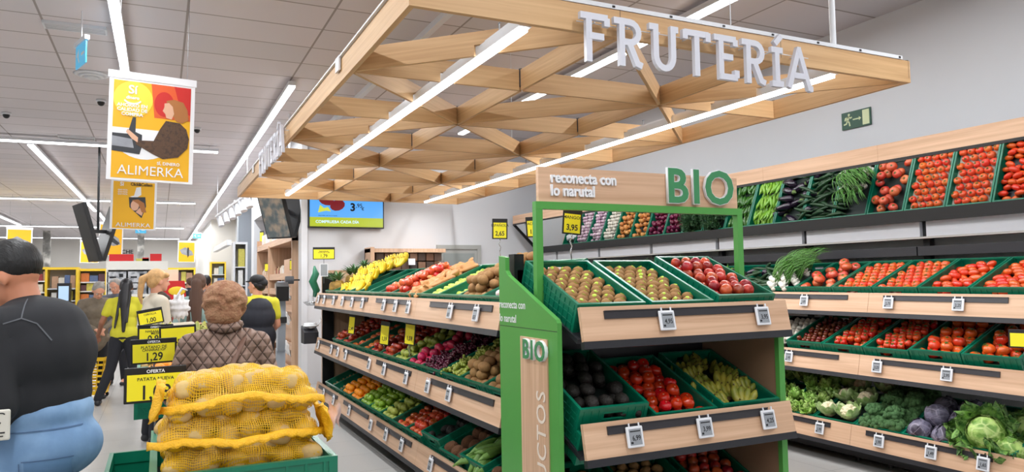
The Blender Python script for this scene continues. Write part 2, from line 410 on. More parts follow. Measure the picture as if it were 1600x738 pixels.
# ---------------------------------------------------------------- right wall run
BAY = 1.31
WY = [2.87+BAY*i for i in range(7)]        # seams
TIERS_W = [(5.30, 1.392), (5.16, .892), (5.03, .342)]
MIR = ((5.495, 2.497), (5.905, 2.10))
wall_panel = mat('white_panel', rgb(244,245,252), .35)
mirror_m = mat('mirror', (.86,.88,.88,1), .015, metal=1.0)
wp = 'bay of the right wall shelving'
for i, y0 in enumerate(WY):
    if i == 6: y1 = 11.30
    else: y1 = y0+BAY
    L = y1-y0
    r = empty('produce_shelf_unit', (5.5, y0, 0), 0, 'timber fronted produce bay on the right wall, %s from the near end' % ORD[i], 'shelf unit', 'bays of the right wall shelving')
    r.location = (0,0,0)
    # x along -y : from far (left) to near (right)
    for (xf, zt) in TIERS_W:
        Mf = frame((xf, y1, zt), (0,-1,0), (1,0,0), (0,0,1))
        fascia(r, Mf, L, W('y'), rail=(.14, L-.2) if L > 1 else (.05, L-.1))
        # sloping shelf board
        Ms = frame((xf+.02, y1, zt-FH+.02), (0,-1,0), (math.cos(SL),0,math.sin(SL)), (-math.sin(SL),0,math.cos(SL)))
        MB().box(0, L, 0, .62, -.02, 0, Ms).build('shelf', dark, r)
        br = MB()
        for x in (.06, L-.06):
            br.prism([(xf+.05, zt-FH-.02), (xf+.62, zt-FH+.20), (xf+.62, zt-FH-.03)], y1-x-.004, y1-x+.004)
        br.build('bracket', dark, r)
    MB().box(6.06, 6.12, y1-.03, y1+.03, 0, 2.05).build('upright', dark, r)
    MB().box(6.09, 6.14, y0, y1, .1, 1.62).build('back_panel', mat('grey_panel', rgb(196,198,200), .5), r)
    MB().box(6.02, 6.06, y0+.03, y1-.03, 1.865, 2.0).build('white_panel', wall_panel, r)
    MB().box(5.93, 6.06, y0+.006, y1-.006, 1.70, 1.78).build('crossbar', dark, r)
    MB().box(5.9, 6.05, y0, y1, 1.845, 1.862).build('ledge', mat('ledge_grey', rgb(170,168,164), .5), r)
    MB().box(5.3, 6.05, y0, y1, .02, .10).box(5.24, 5.30, y0, y1, .03, .12).build('plinth', dark, r)
    ft = MB()
    for yy in (y0+.15, y1-.15): ft.cyl((5.27, yy, 0), (5.27, yy, .03), .02); ft.cyl((5.9, yy, 0), (5.9, yy, .03), .02)
    ft.build('foot', black, r)
    # header board and tilted mirror
    MB().box(5.48, 5.50, y0+.001, y1-.001, 2.502, 2.64).build('header_board', W('y'), r)
    MB().box(5.50, 6.10, y0, y1, 2.62, 2.64).build('top_board', dark, r)
    (mx0, mz0), (mx1, mz1) = MIR
    MB().add([(mx0,y0,mz0),(mx0,y1,mz0),(mx1,y1,mz1),(mx1,y0,mz1)], [(0,3,2,1)]).add([(mx0+.006,y0,mz0+.004),(mx0+.006,y1,mz0+.004),(mx1+.006,y1,mz1+.004),(mx1+.006,y0,mz1+.004)], [(0,1,2,3)]).build('mirror', mirror_m, r)
    fr = MB().bar((mx0-.004, y0, mz0-.004), (mx0-.004, y1, mz0-.004), .018, .03)
    MB().box(mx1+.002, mx1+.018, y0, y1, mz1-.105, mz1+.004).build('mirror_rail', black, r)
    if i == 6: fr.bar((mx0-.004, y1, mz0-.004), (mx1-.004, y1, mz1-.012), .03, .02, (0,1,0))
    fr.build('mirror_frame', black, r)
    MB().bar((6.08, y1-.02, 2.55), (mx1+.03, y1-.02, mz1+.01), .02, .03, (0,1,0)).build('mirror_bracket', dark, r)
    if i == 6: MB().prism([(5.2,.0),(5.5,1.2),(5.75,1.5),(6.1,1.6),(6.1,0)], y1, y1+.03).build('end_panel', W('z'), r)

# ---------------------------------------------------------------- long island in the middle
IX = 1.80
IY0, IY1 = 3.86, 9.40
TIERS_I = [(1.80, 1.417), (1.80, .860), (1.80, .310)]
NB = 4; IB = (IY1-4.12)/NB
isl = [(4.12-.30, 4.12)]+[(4.12+IB*k, 4.12+IB*(k+1)) for k in range(NB)]
isl = [(IY0, 4.10), (4.10, 5.425), (5.425, 6.75), (6.75, 8.075), (8.075, 9.40)]
rails = [None, None, None, None, None]
isl = [(3.86, 5.42), (5.42, 6.73), (6.73, 8.05), (8.05, 9.40)]
for i, (y0, y1) in enumerate(isl):
    L = y1-y0
    r = empty('island_shelf_unit', (0,0,0), 0, 'timber fronted bay of the central fruit island, %s from the green end panel' % ORD[i], 'shelf unit', 'bays of the central fruit island')
    for (xf, zt) in TIERS_I:
        Mf = frame((xf, y1, zt), (0,-1,0), (1,0,0), (0,0,1))
        fascia(r, Mf, L, W('y'), rail=(.16, L-.14) if i else (.33, L-.12))
        Ms = frame((xf+.02, y1, zt-FH+.02), (0,-1,0), (math.cos(SL),0,math.sin(SL)), (-math.sin(SL),0,math.cos(SL)))
        MB().box(0, L, 0, .62, -.02, 0, Ms).build('shelf', dark, r)
    MB().box(2.45, 2.48, y0, y1, .1, 1.62).build('back_panel', dark, r)
    MB().box(1.95, 2.43, y0, y1, .04, .10).build('plinth', dark, r)
    MB().box(2.40, 2.46, y1-.03, y1+.03, 0, 1.66).build('upright', dark, r)
    lg = MB()
    for yy in (y1-.05,): lg.box(1.93, 2.4, yy-.02, yy+.02, .02, .12); lg.cyl((1.97,yy,0),(1.97,yy,.03),.02)
    lg.build('foot', black, r)
    # the far side of the island
    for (xf, zt) in ((3.13,1.417),(3.13,.86),(3.13,.31)):
        a = math.atan2(TILT, FH)
        MB().box(xf-.02, xf, y0, y1, zt-FH, zt).build('far_fascia', W('y'), r)
        Ms = frame((xf-.02, y0, zt-FH+.02), (0,1,0), (-math.cos(SL),0,math.sin(SL)), (math.sin(SL),0,math.cos(SL)))
        MB().box(0, L, 0, .62, -.02, 0, Ms).build('far_shelf', dark, r)
    if i == 3:
        MB().prism([(1.86,0),(1.86,1.68),(1.92,1.70),(3.02,1.70),(3.07,1.68),(3.07,0)], y1+.005, y1+.045).build('end_panel', W('z'), r)
        MB().box(1.86, 2.0, y1-.02, y1+.004, .0, 1.66).build('end_upright', black, r)

# ---------------------------------------------------------------- organic end unit (BIO)
BX0, BX1 = 1.80, 3.13
r = empty('organic_shelf_unit', (0,0,0), 0, 'green and timber end of aisle shelf unit carrying a BIO sign', 'shelf unit')
bio = r
BT = [(3.0, 1.412), (2.995, .862), (2.99, .31)]
BR = []
for k, (yf, zt) in enumerate(BT):
    Mf = frame((BX0, yf, zt), (1,0,0), (0,1,0), (0,0,1))
    R = fascia(r, Mf, BX1-BX0, W('x'), rail=(.13, 1.15)); BR.append(R)
    Ms = frame((BX0, yf+.02, zt-FH+.01), (1,0,0), (0,math.cos(SL),math.sin(SL)), (0,-math.sin(SL),math.cos(SL)))
    MB().box(0, BX1-BX0, 0, .64, -.022, 0, Ms).build('shelf', dark, r)
pg = [(3.085,0),(3.085,1.335),(3.10,1.352),(3.63,1.572),(3.66,1.60),(3.66,1.672),(3.745,1.682),(3.745,0)]
def yprism(pts, x0, x1):   # polygon in y,z extruded along x
    M = Matrix(((0,1,0,0),(1,0,0,0),(0,0,1,0),(0,0,0,1)))
    return MB().prism(pts, x0, x1, M)
sp = yprism(pg, 1.725, 1.75).build('side_panel', green_frame, r)
ins = MB().box(1.718, 1.725, 3.18, 3.475, .02, 1.25).build('wood_inset', W('z'), sp)
MB().box(1.7245, 1.7255, 3.086, 3.744, 1.292, 1.295).build('joint_line', dark, sp)
MB().box(1.78, 1.84, 3.66, 3.73, 0, 1.69).build('upright', black, r)
sp2 = yprism([(3.06,0),(3.06,1.28),(3.6,1.50),(3.7,1.5),(3.7,0)], 3.10, 3.125).build('side_panel', mat('panel_brown', rgb(150,118,94), .5, var=.05, scale=8), r)
MB().box(3.095, 3.135, 3.03, 3.06, 0, 1.285).build('edge_strip', green_frame, sp2)
MB().box(BX0, 3.09, 3.66, 3.69, .05, 1.6).build('back_panel', dark, r)
MB().box(BX0, 3.09, 3.1, 3.64, .0, .10).build('plinth', dark, r)
# portal frame with the sign board
PY = 3.40
fr = MB().box(1.775, 1.815, PY-.02, PY+.02, 1.40, 1.918).box(3.155, 3.195, PY-.02, PY+.02, 1.25, 1.918).box(1.775, 3.195, PY-.02, PY+.02, 1.9185, 1.958)
fr.build('portal_frame', green_frame, r)
sg = MB().box(1.797, 3.165, PY-.012, PY+.016, 1.9585, 2.145).build('sign_board', W('x'), r)
Ml = frame((0, PY-.016, 0), (1,0,0), (0,1,0), (0,0,1))
text('reconecta con', .082, Ml @ T(1.865, 0, 2.088), white_letter, sg, 'sign_lettering', .008, .0026, 'LEFT', sx=.88)
text('lo narutal', .082, Ml @ T(1.865, 0, 2.018), white_letter, sg, 'sign_lettering', .008, .0026, 'LEFT', sx=.88)
# BIO letters : strokes
def stroke_poly(mb, pts, wd, d0, d1, M=None, closed=False):
    P = []
    for p in pts:
        q = Vector((p[0], p[1]))
        if not P or (q-P[-1]).length > 1e-5: P.append(q)
    n = len(P); Lf = []; Rt = []
    for i in range(n):
        a = P[(i-1) % n] if (closed or i > 0) else None
        c = P[(i+1) % n] if (closed or i < n-1) else None
        d1_ = (P[i]-a).normalized() if a is not None else (c-P[i]).normalized()
        d2_ = (c-P[i]).normalized() if c is not None else d1_
        n1 = Vector((-d1_.y, d1_.x)); n2 = Vector((-d2_.y, d2_.x)); nn = (n1+n2)
        nn = nn/ max(.3, nn.length_squared) * 2 if nn.length > 1e-6 else n1
        Lf.append(P[i]+nn*wd/2); Rt.append(P[i]-nn*wd/2)
    rng = range(n) if closed else range(n-1)
    for i in rng:
        j = (i+1) % n
        q = [Lf[i], Lf[j], Rt[j], Rt[i]]
        mb.prism([(v.x, v.y) for v in q], d0, d1, M)
    return mb
def arc(cx, cz, rx, rz, a0, a1, n=12):
    return [(cx+rx*math.cos(math.radians(a0+(a1-a0)*i/n)), cz+rz*math.sin(math.radians(a0+(a1-a0)*i/n))) for i in range(n+1)]
def bio_text(Hh, M, mg, mw, parent):
    size = Hh/.72; x = 0
    for c, adv in (('B', .70), ('I', .36), ('O', .78)):
        q = text(c, size, M @ T(x, 0, 0), mw, parent, 'sign_letter', .009, size*.038, 'LEFT', sx=1.0)
        text(c, size, T(0, -.0105, 0), mg, q, 'letter_face', .002, size*.022, 'LEFT')
        x += adv*size*.94
bio_green = mat('bio_green', rgb(66,140,92), .4)
bio_text(.200, Ml @ T(2.615, -.012, 2.065), bio_green, white_letter, sg)
# side panel graphics : x runs towards the camera (-y), seen from -x
Mp = frame((1.724, 3.745, 0), (0,-1,0), (1,0,0), (0,0,1))
text('reconecta con', .060, Mp @ T(.0, 0, 1.411), white_letter, sp, 'panel_lettering', .0004, .0006, 'LEFT', sx=.93)
text('lo narutal', .060, Mp @ T(.0, 0, 1.335), white_letter, sp, 'panel_lettering', .0004, .0006, 'LEFT', sx=.93)
Mp2 = frame((1.716, 3.455, 0), (0,-1,0), (1,0,0), (0,0,1))
bio_text(.098, Mp2 @ T(.035, -.004, 1.185), bio_green, white_letter, ins)
text('PRODUCTOS', .135, frame((1.716, 3.245, .59), (0,0,1), (1,0,0), (0,1,0)) , mat('pale_print', rgb(238,222,206), .5), ins, 'panel_lettering', .0006, .0008, sx=.95, sp=1.08)
# ================================================================ produce
PROTO = {}
def proto(kind, name, cat, variants, parts=(), size=.035):
    PROTO[kind] = dict(name=name, cat=cat, var=variants, parts=parts, size=size)
def spawn(kind, M, label, group, part=True):
    p = PROTO[kind]
    o = bpy.data.objects.new(p['name'], rnd.choice(p['var'])); C.objects.link(o); o.matrix_world = M
    o['label'] = label; o['category'] = p['cat']; o['group'] = group
    if part:
        for nm, me in p['parts']:
            c = bpy.data.objects.new(nm, me); C.objects.link(c); c.parent = o
    return o
def lump(seed, k=.06, f=3.0):
    R = random.Random(seed); ph = [R.uniform(0,6.28) for _ in range(6)]
    return lambda d: 1+k*(math.sin(f*d.x+ph[0])*math.sin(f*d.y+ph[1])+.6*math.sin(f*1.7*d.z+ph[2])+.4*math.sin(f*2*d.x+ph[3]))
def round_fruit(rx, rz, m, dip=.18, ribs=0, seed=0, nu=16, nv=10, k=.03):
    lf = lump(seed, k)
    def fn(d):
        a = abs(d.z); q = 1-dip*max(0,(a-.8)/.2)**2 if d.z > 0 else 1-dip*.4*max(0,(a-.85)/.15)**2
        if ribs: q *= 1+.035*math.cos(ribs*math.atan2(d.y,d.x))*(1-abs(d.z))
        return q*lf(d)
    return MB().ell((0,0,0), (rx,rx,rz), nu, nv, None, fn)
def star(m, r, z, n=5, nm='calyx', w_=.22):
    b = MB()
    for i in range(n):
        t = 2*PI*i/n+.3; u = Vector((math.cos(t), math.sin(t), 0)); v = Vector((-u.y, u.x, 0))
        b.add([Vector((0,0,z+.002))-v*r*w_, u*r*.6+Vector((0,0,z+.003)), Vector((0,0,z+.002))+v*r*w_, u*r+Vector((0,0,z-.003))], [(0,3,1),(1,3,2),(0,1,2)])
    b.cyl((0,0,z), (0,0.002,z+.010), .0022, .0016, 5)
    return b.mesh(nm, m)
fm = dict(
 tomato=mat('tomato_skin', rgb(226,62,30), .22, var=.12, scale=14, hue=.018, coat=.4),
 tomato_or=mat('tomato_orange_skin', rgb(232,88,44), .24, var=.13, scale=16, hue=.02, coat=.3, col2=rgb(224,64,36)),
 tomato_pk=mat('tomato_pink_skin', rgb(216,54,48), .24, var=.13, scale=10, hue=.02, coat=.4, col2=rgb(228,100,78)),
 tomato_bio=mat('tomato_bio_skin', rgb(206,22,18), .2, var=.1, scale=12, hue=.012, coat=.5),
 cherry=mat('cherry_tomato_skin', rgb(208,34,22), .2, var=.1, scale=14, hue=.015, coat=.4),
 darkcherry=mat('dark_tomato_skin', rgb(112,30,22), .24, var=.2, scale=20, hue=.03, coat=.3),
 leaf=mat('calyx_green', rgb(70,112,40), .6),
 kiwi=mat('kiwi_skin', rgb(158,116,70), .75, var=.16, scale=60, bump=.25, bscale=260, hue=.008),
 avocado=mat('avocado_skin', rgb(36,31,27), .6, var=.3, scale=30, bump=.6, bscale=130, hue=.03),
 nect=mat('nectarine_skin', rgb(152,24,36), .3, var=.2, scale=16, hue=.02, coat=.2, col2=rgb(206,62,46)),
 peach=mat('peach_skin', rgb(226,130,62), .5, var=.1, scale=12, hue=.01, col2=rgb(200,58,40)),
 apple_r=mat('red_apple_skin', rgb(206,42,36), .25, var=.12, scale=9, hue=.02, coat=.3, col2=rgb(226,98,60)),
 apple_g=mat('green_apple_skin', rgb(150,186,56), .28, var=.08, scale=14, hue=.012, coat=.3),
 pear=mat('pear_skin', rgb(178,186,82), .4, var=.1, scale=30, hue=.01),
 lime=mat('pale_green_skin', rgb(186,202,84), .4, var=.1, scale=20, hue=.012),
 orange=mat('orange_skin', rgb(252,146,18), .4, var=.05, scale=10, bump=.2, bscale=150, hue=.008),
 banana=mat('banana_skin', rgb(242,202,34), .42, var=.06, scale=14, hue=.006, col2=rgb(226,190,44)),
 banana_g=mat('green_banana_skin', rgb(134,142,52), .42, var=.12, scale=14, hue=.01, col2=rgb(170,158,60)),
 tip=mat('banana_tip', rgb(86,66,30), .7),
 potato=mat('potato_skin', rgb(208,172,110), .7, var=.12, scale=22, bump=.2, bscale=70, hue=.006),
 onion=mat('onion_skin', rgb(214,140,78), .35, var=.15, scale=10, hue=.012, stretch=(4,4,.6)),
 redonion=mat('red_onion_skin', rgb(110,24,62), .3, var=.2, scale=10, hue=.02),
 garlic=mat('garlic_skin', rgb(232,224,210), .55, var=.06, scale=14),
 garlic_p=mat('purple_garlic_skin', rgb(206,168,190), .5, var=.16, scale=14, col2=rgb(228,210,214)),
 white_bulb=mat('spring_onion_bulb', rgb(236,234,222), .3, var=.04, scale=14),
 stalk=mat('stalk_green', rgb(92,142,62), .45, var=.15, scale=20, hue=.01),
 cuke=mat('cucumber_skin', rgb(34,66,34), .38, var=.2, scale=16, bump=.3, bscale=90, hue=.01),
 aubergine=mat('aubergine_skin', rgb(34,18,40), .16, var=.15, scale=6, coat=.6),
 pepper=mat('green_pepper_skin', rgb(128,174,52), .25, var=.12, scale=9, hue=.015, coat=.3),
 pepper_d=mat('dark_pepper_skin', rgb(60,104,34), .25, var=.15, scale=9, hue=.015, coat=.3),
 herb=mat('herb_leaf', rgb(52,88,48), .6, var=.25, scale=30, hue=.01),
 lettuce=mat('lettuce_leaf', rgb(150,192,82), .5, var=.18, scale=18, hue=.012, col2=rgb(188,214,128)),
 leafpale=mat('pale_leaf', rgb(150,186,108), .5, var=.15, scale=22, col2=rgb(196,214,160)),
 curd=mat('cauliflower_curd', rgb(236,222,186), .7, var=.08, scale=60, bump=.9, bscale=90),
 broc=mat('broccoli_floret', rgb(74,112,62), .7, var=.2, scale=50, bump=1.0, bscale=190, hue=.01),
 broc_s=mat('broccoli_stem', rgb(126,160,86), .6, var=.1),
 redcab=mat('red_cabbage_leaf', rgb(66,58,76), .5, vein=(9, rgb(150,142,160), .05), var=.22, scale=9, col2=rgb(118,114,134), bump=.7, bscale=22, stretch=(1,1,2)),
 savoy=mat('savoy_leaf', rgb(58,104,44), .5, vein=(22, rgb(120,156,84), .10), var=.22, scale=26, bump=1.0, bscale=44, hue=.008, col2=rgb(116,160,70)),
 savoy_in=mat('savoy_heart', rgb(112,156,62), .5, vein=(20, rgb(186,206,128), .12), var=.18, scale=20, bump=1.0, bscale=44, col2=rgb(172,200,110)),
 grape_r=mat('red_grape_skin', rgb(98,34,58), .25, var=.25, scale=14, hue=.02, coat=.2),
 grape_g=mat('green_grape_skin', rgb(178,186,84), .25, var=.1, scale=14, hue=.01, coat=.2),
 nut=mat('nut_shell', rgb(168,128,84), .7, var=.2, scale=30, bump=.5, bscale=120, hue=.01),
 coco=mat('coconut_fibre', rgb(112,74,48), .9, var=.25, scale=40, bump=.9, bscale=120),
 pine=mat('pineapple_rind', rgb(166,128,56), .6, var=.3, scale=26, bump=1.0, bscale=40),
 pineleaf=mat('pineapple_leaf', rgb(84,126,84), .5, var=.15, scale=16),
 dragon=mat('dragonfruit_skin', rgb(212,48,96), .35, var=.12, scale=12, hue=.01),
 radish=mat('pink_root_skin', rgb(228,170,176), .4, var=.12, scale=10, col2=rgb(236,222,214)),
 bean=mat('corn_husk', rgb(120,158,74), .5, var=.2, scale=18, stretch=(6,.6,6), hue=.01),
 papery=mat('brown_paper', rgb(196,140,84), .6, var=.12, scale=12, bump=.5, bscale=18),
 bagc=mat('bag_film', rgb(236,238,240), .25, var=.03, scale=12, bump=.8, bscale=16),
 sticker=mat('fruit_sticker', rgb(186,214,60), .4),
)
def rf(kind, name, m, rx, rz, cal=None, calr=.018, stem=False, part=None, n=3, cat=None, **k):
    vs = [round_fruit(rx*(1+.05*i-.05), rz*(1+.04*((i*7)%3)-.04), m, seed=i*11+len(kind), **k).mesh(name, m) for i in range(n)]
    pts = []
    if cal: pts.append(('calyx', star(fm['leaf'], calr, rz*.86)))
    if stem: pts.append(('stem', MB().cyl((0,0,rz*.78),(0.003,0,rz*.78+.016), .0016, .0022, 5).mesh('stem', fm['tip'])))
    if part: pts.append(part)
    proto(kind, name, cat or name.replace('_',' '), vs, pts, rx)
rf('tomato','tomato',fm['tomato'],.034,.029,True, cat='tomato')
rf('tomato_or','tomato',fm['tomato_or'],.035,.030,True, cat='tomato')
rf('tomato_vine','vine_tomato',fm['cherry'],.030,.027,True,.02, cat='tomato')
rf('tomato_big','beef_tomato',fm['tomato_pk'],.048,.037,True,.022, ribs=7, cat='tomato', nu=22)
rf('tomato_rd','large_tomato',fm['tomato'],.042,.036,True,.022, cat='tomato', nu=20)
rf('tomato_bio','tomato',fm['tomato_bio'],.036,.030,None, cat='tomato', nu=22, nv=14, dip=.3)
PROTO['tomato_bio']['parts'] = [('stem_scar', MB().lathe([(.0,.0245),(.004,.0248),(.0045,.0235)],8).mesh('stem_scar', mat('scar', rgb(214,150,110), .6)))]
rf('nect','nectarine',fm['nect'],.033,.032,nu=18)
rf('peach','peach',fm['peach'],.036,.033)
rf('apple_r','red_apple',fm['apple_r'],.038,.034,stem=True,dip=.35, cat='apple')
rf('apple_g','green_apple',fm['apple_g'],.038,.034,stem=True,dip=.35, cat='apple')
rf('lime','pale_green_fruit',fm['lime'],.026,.030, cat='fruit')
rf('orange','orange',fm['orange'],.036,.034,dip=.1)
rf('onion','onion',fm['onion'],.036,.033,dip=-.25)
rf('redonion','red_onion',fm['redonion'],.038,.034,dip=-.22, cat='onion')
rf('nut','nut',fm['nut'],.017,.019,nu=10,nv=7)
rf('coco','coconut',fm['coco'],.055,.055)
rf('darkcherry','dark_tomato',fm['darkcherry'],.021,.024,None, cat='tomato', nu=12,nv=8)
def garl(m, nm, s):
    return MB().ell((0,0,0), (.026,.026,.022), 18, 10, None, lambda d: 1+.07*abs(math.cos(3.5*math.atan2(d.y,d.x)))*(1-abs(d.z))+(.35*max(0,(d.z-.9)/.1) if d.z > 0 else 0)).mesh(nm, m)
proto('garlic','garlic_bulb','garlic',[garl(fm['garlic'],'garlic_bulb',0)],size=.026)
proto('garlic_p','purple_garlic_bulb','garlic',[garl(fm['garlic_p'],'purple_garlic_bulb',0)],size=.026)
def oval(kind, name, cat, m, r, seed=0, k=.04, n=3, parts=(), nu=14, nv=9, fn=None):
    vs = []
    for i in range(n):
        lf = lump(seed+i*5, k)
        vs.append(MB().ell((0,0,0), (r[0]*(1+.06*i-.06), r[1], r[2]), nu, nv, None, (lambda d, lf=lf: lf(d)*(fn(d) if fn else 1))).mesh(name, m))
    proto(kind, name, cat, vs, parts, min(r))
stk = MB().lathe([(0,.0282),(.012,.0276),(.0122,.0262)], 10, Matrix.Rotation(.5,4,'Y')).mesh('sticker', fm['sticker'])
oval('kiwi','kiwi','kiwi',fm['kiwi'],(.033,.025,.024),1,.02,nu=16)
oval('kiwi_s','kiwi','kiwi',fm['kiwi'],(.0365,.0285,.026),1,.02,parts=[('sticker', stk)],nu=20,nv=12)
oval('kiwi_b','large_kiwi','kiwi',fm['kiwi'],(.045,.036,.034),1,.03,nu=16)
oval('plumtom','plum_tomato','tomato',fm['tomato'],(.042,.026,.026),2,.02)
oval('avo','avocado','avocado',fm['avocado'],(.050,.034,.032),3,.03,nu=18,nv=12,fn=lambda d: 1-.22*max(0,d.x)**2)
oval('potato','potato','potato',fm['potato'],(.050,.038,.033),4,.07,nu=18,nv=12,n=4)
oval('radish','pink_root','root vegetable',fm['radish'],(.05,.03,.03),5,.04)
oval('dragon','pink_fruit','fruit',fm['dragon'],(.05,.036,.036),6,.06)
def pearmesh(m, nm):
    pr_ = [(0,-.036),(.018,-.034),(.031,-.020),(.034,-.002),(.028,.020),(.018,.036),(.012,.046),(.006,.050),(0,.050)]
    return MB().lathe(pr_, 14, Matrix.Rotation(PI/2,4,'Y')).cyl((.05,0,0),(.066,.003,0),.002,.0016,5).mesh(nm, m)
proto('pear','pear','pear',[pearmesh(fm['pear'],'pear')],size=.034)
# long vegetables
def curved(L, r, bend, n=9, ends=(.35,.25), seg=8, fl=1.0):
    b = MB(); P = []; R = []
    for i in range(n):
        t = i/(n-1); a = (t-.5)*bend
        if abs(bend) > .01: rad = L/bend; x = rad*math.sin(a); y = rad*(1-math.cos(a))
        else: x = (t-.5)*L; y = 0
        P.append((x,y,0)); e = math.sin(PI*min(1,max(0,t)))**.35
        R.append(max(r*.12, r*e*(ends[0]+(1-ends[0])*min(1,t*3))*(ends[1]+(1-ends[1])*min(1,(1-t)*3))))
    return b.tube(P, R, seg, True, fl)
proto('cuke','cucumber','cucumber',[curved(.24,.021,b_,ends=(.8,.8)).mesh('cucumber',fm['cuke']) for b_ in (.2,.5,.05)],size=.021)
cal = MB().lathe([(0,.0),(.024,.004),(.026,.016),(.012,.03),(.006,.05),(0,.052)],10,T(.098,0,0) @ Matrix.Rotation(PI/2,4,'Y')).mesh('calyx', mat('aub_calyx', rgb(96,118,60),.6))
def auber():
    return MB().lathe([(0,-.09),(.02,-.088),(.036,-.07),(.042,-.03),(.038,.02),(.028,.07),(.022,.1),(0,.104)],16,Matrix.Rotation(PI/2,4,'Y')).mesh('aubergine',fm['aubergine'])
proto('aubergine','aubergine','aubergine',[auber()],[('calyx',cal)],size=.04)
pst = MB().tube([(-.075,.004,0),(-.09,.008,0),(-.102,.003,.004)],.003,5).mesh('stem', fm['stalk'])
proto('pepper','green_pepper','pepper',[curved(.16,.021,b_,ends=(.7,.1),fl=.8).mesh('green_pepper',fm['pepper']) for b_ in (.3,.8)],[('stem',pst)],size=.02)
proto('pepper_d','dark_green_pepper','pepper',[curved(.15,.023,b_,ends=(.8,.2)).mesh('dark_green_pepper',fm['pepper_d']) for b_ in (.3,.7)],[('stem',pst)],size=.02)
proto('bean','corn_cob_in_husk','corn',[curved(.24,.027,b_,ends=(.5,.2)).mesh('corn_cob_in_husk',fm['bean']) for b_ in (.15,.3)],size=.026)
# banana hands
def banana_hand(m, n=5, L=.19, r=.017, seed=0):
    R = random.Random(seed); b = MB(); tp = MB()
    for i in range(n):
        a = (i-(n-1)/2)*.26; P = []; rr = []
        for k in range(9):
            t = k/8; th = -.15+1.25*t
            x = .02+L*.62*math.sin(th*1.05); z = L*.75*(1-math.cos(th*1.05))*.9
            P.append(Vector((x*math.cos(a)-z*0, x*math.sin(a)+.016*(i-(n-1)/2)*min(1,t*3), .012+z*.9+R.uniform(-.001,.001))))
            rr.append(r*(.45+.55*min(1,t*4))*(1 if t < .8 else 1-(t-.8)*3.4))
        b.tube(P, rr, 6)
        tp.cyl(P[-1], P[-1]+(P[-1]-P[-2]).normalized()*.008, .005, .003, 5)
    tp.ell((.012,0,.012), (.016,.03,.014), 8, 6)
    return b.mesh('banana_bunch', m), tp.mesh('crown', fm['tip'])
hy = [banana_hand(fm['banana'], 5+i%2, seed=i) for i in range(3)]
proto('bananas','banana_bunch','bananas',[h[0] for h in hy],[('crown',hy[0][1])],size=.05)
hg = [banana_hand(fm['banana_g'], 4, .135, .0215, seed=9+i) for i in range(2)]
proto('bananas_g','green_banana_bunch','bananas',[h[0] for h in hg],[('crown',hg[0][1])],size=.05)
# grapes
def grapes(m, seed):
    R = random.Random(seed); b = MB()
    for i in range(34):
        t = R.random(); rr = .045*math.sqrt(1-t*.75); a = R.uniform(0,6.28); q = rr*math.sqrt(R.random())
        b.ell((-.07+.15*t, q*math.cos(a), .6*abs(q*math.sin(a))+.004), .0125, 7, 5)
    return b.mesh('grape_bunch', m)
proto('grapes_r','red_grape_bunch','grapes',[grapes(fm['grape_r'],i) for i in range(3)],size=.04)
proto('grapes_g','green_grape_bunch','grapes',[grapes(fm['grape_g'],i) for i in range(3)],size=.04)
# spring onions: bulbs are their own part
def onion_bunch(seed):
    R = random.Random(seed); bl = MB(); st = MB()
    for i in range(6):
        a = R.uniform(-.5,.5); x = -.05+.048*(i%3)+R.uniform(-.006,.006); z = .034*(i//3)+R.uniform(0,.008)
        p = Vector((x,0,z)); bl.ell(p, (.028,.028,.027), 12, 8)
        bl.cyl(p, p+Vector((0,.045,.01)), .009, .006, 7)
        for k in range(3):
            q = R.uniform(-.25,.35)+x*1.5; P = [p+Vector((0,.04,.01))]
            for j in range(1,7):
                t = j/6; P.append(p+Vector((q*t*.22+.01*k, .04+.26*t, .012+.10*math.sin(t*2.6+R.uniform(-.2,.2)))))
            st.tube(P, [.006,.007,.006,.005,.004,.003,.001], 5, True, .5)
    return bl.mesh('spring_onion_bunch', fm['white_bulb']), st.mesh('leaves', fm['stalk'])
ob = [onion_bunch(i) for i in range(3)]
proto('springonion','spring_onion_bunch','spring onions',[ob[0][0]],[('leaves',ob[0][1])],size=.05)
def herb():
    R = random.Random(3); b = MB()
    for i in range(130):
        a = R.uniform(-.6,.6); L = R.uniform(.12,.2); e = R.uniform(-.1,.9)
        d = Vector((math.sin(a)*math.cos(e), math.cos(a)*math.cos(e), math.sin(e))); o_ = Vector((R.uniform(-.02,.02),0,R.uniform(0,.02)))
        for k in range(5):
            q = o_+d*L*(.4+.15*k); s_ = Vector((R.uniform(-1,1),R.uniform(-1,1),R.uniform(-1,1)))*.02
            t_ = Vector((R.uniform(-1,1),R.uniform(-1,1),R.uniform(-1,1)))*.009
            b.add([q, q+s_+t_, q+s_*1.3-t_], [(0,1,2)])
        b.add([o_, o_+d*L, o_+d*L+Vector((.002,0,0)), o_+Vector((.002,0,0))], [(0,1,2,3)])
    return b.mesh('herb_bunch', fm['herb'])
proto('herb','herb_bunch','herbs',[herb()],size=.05)
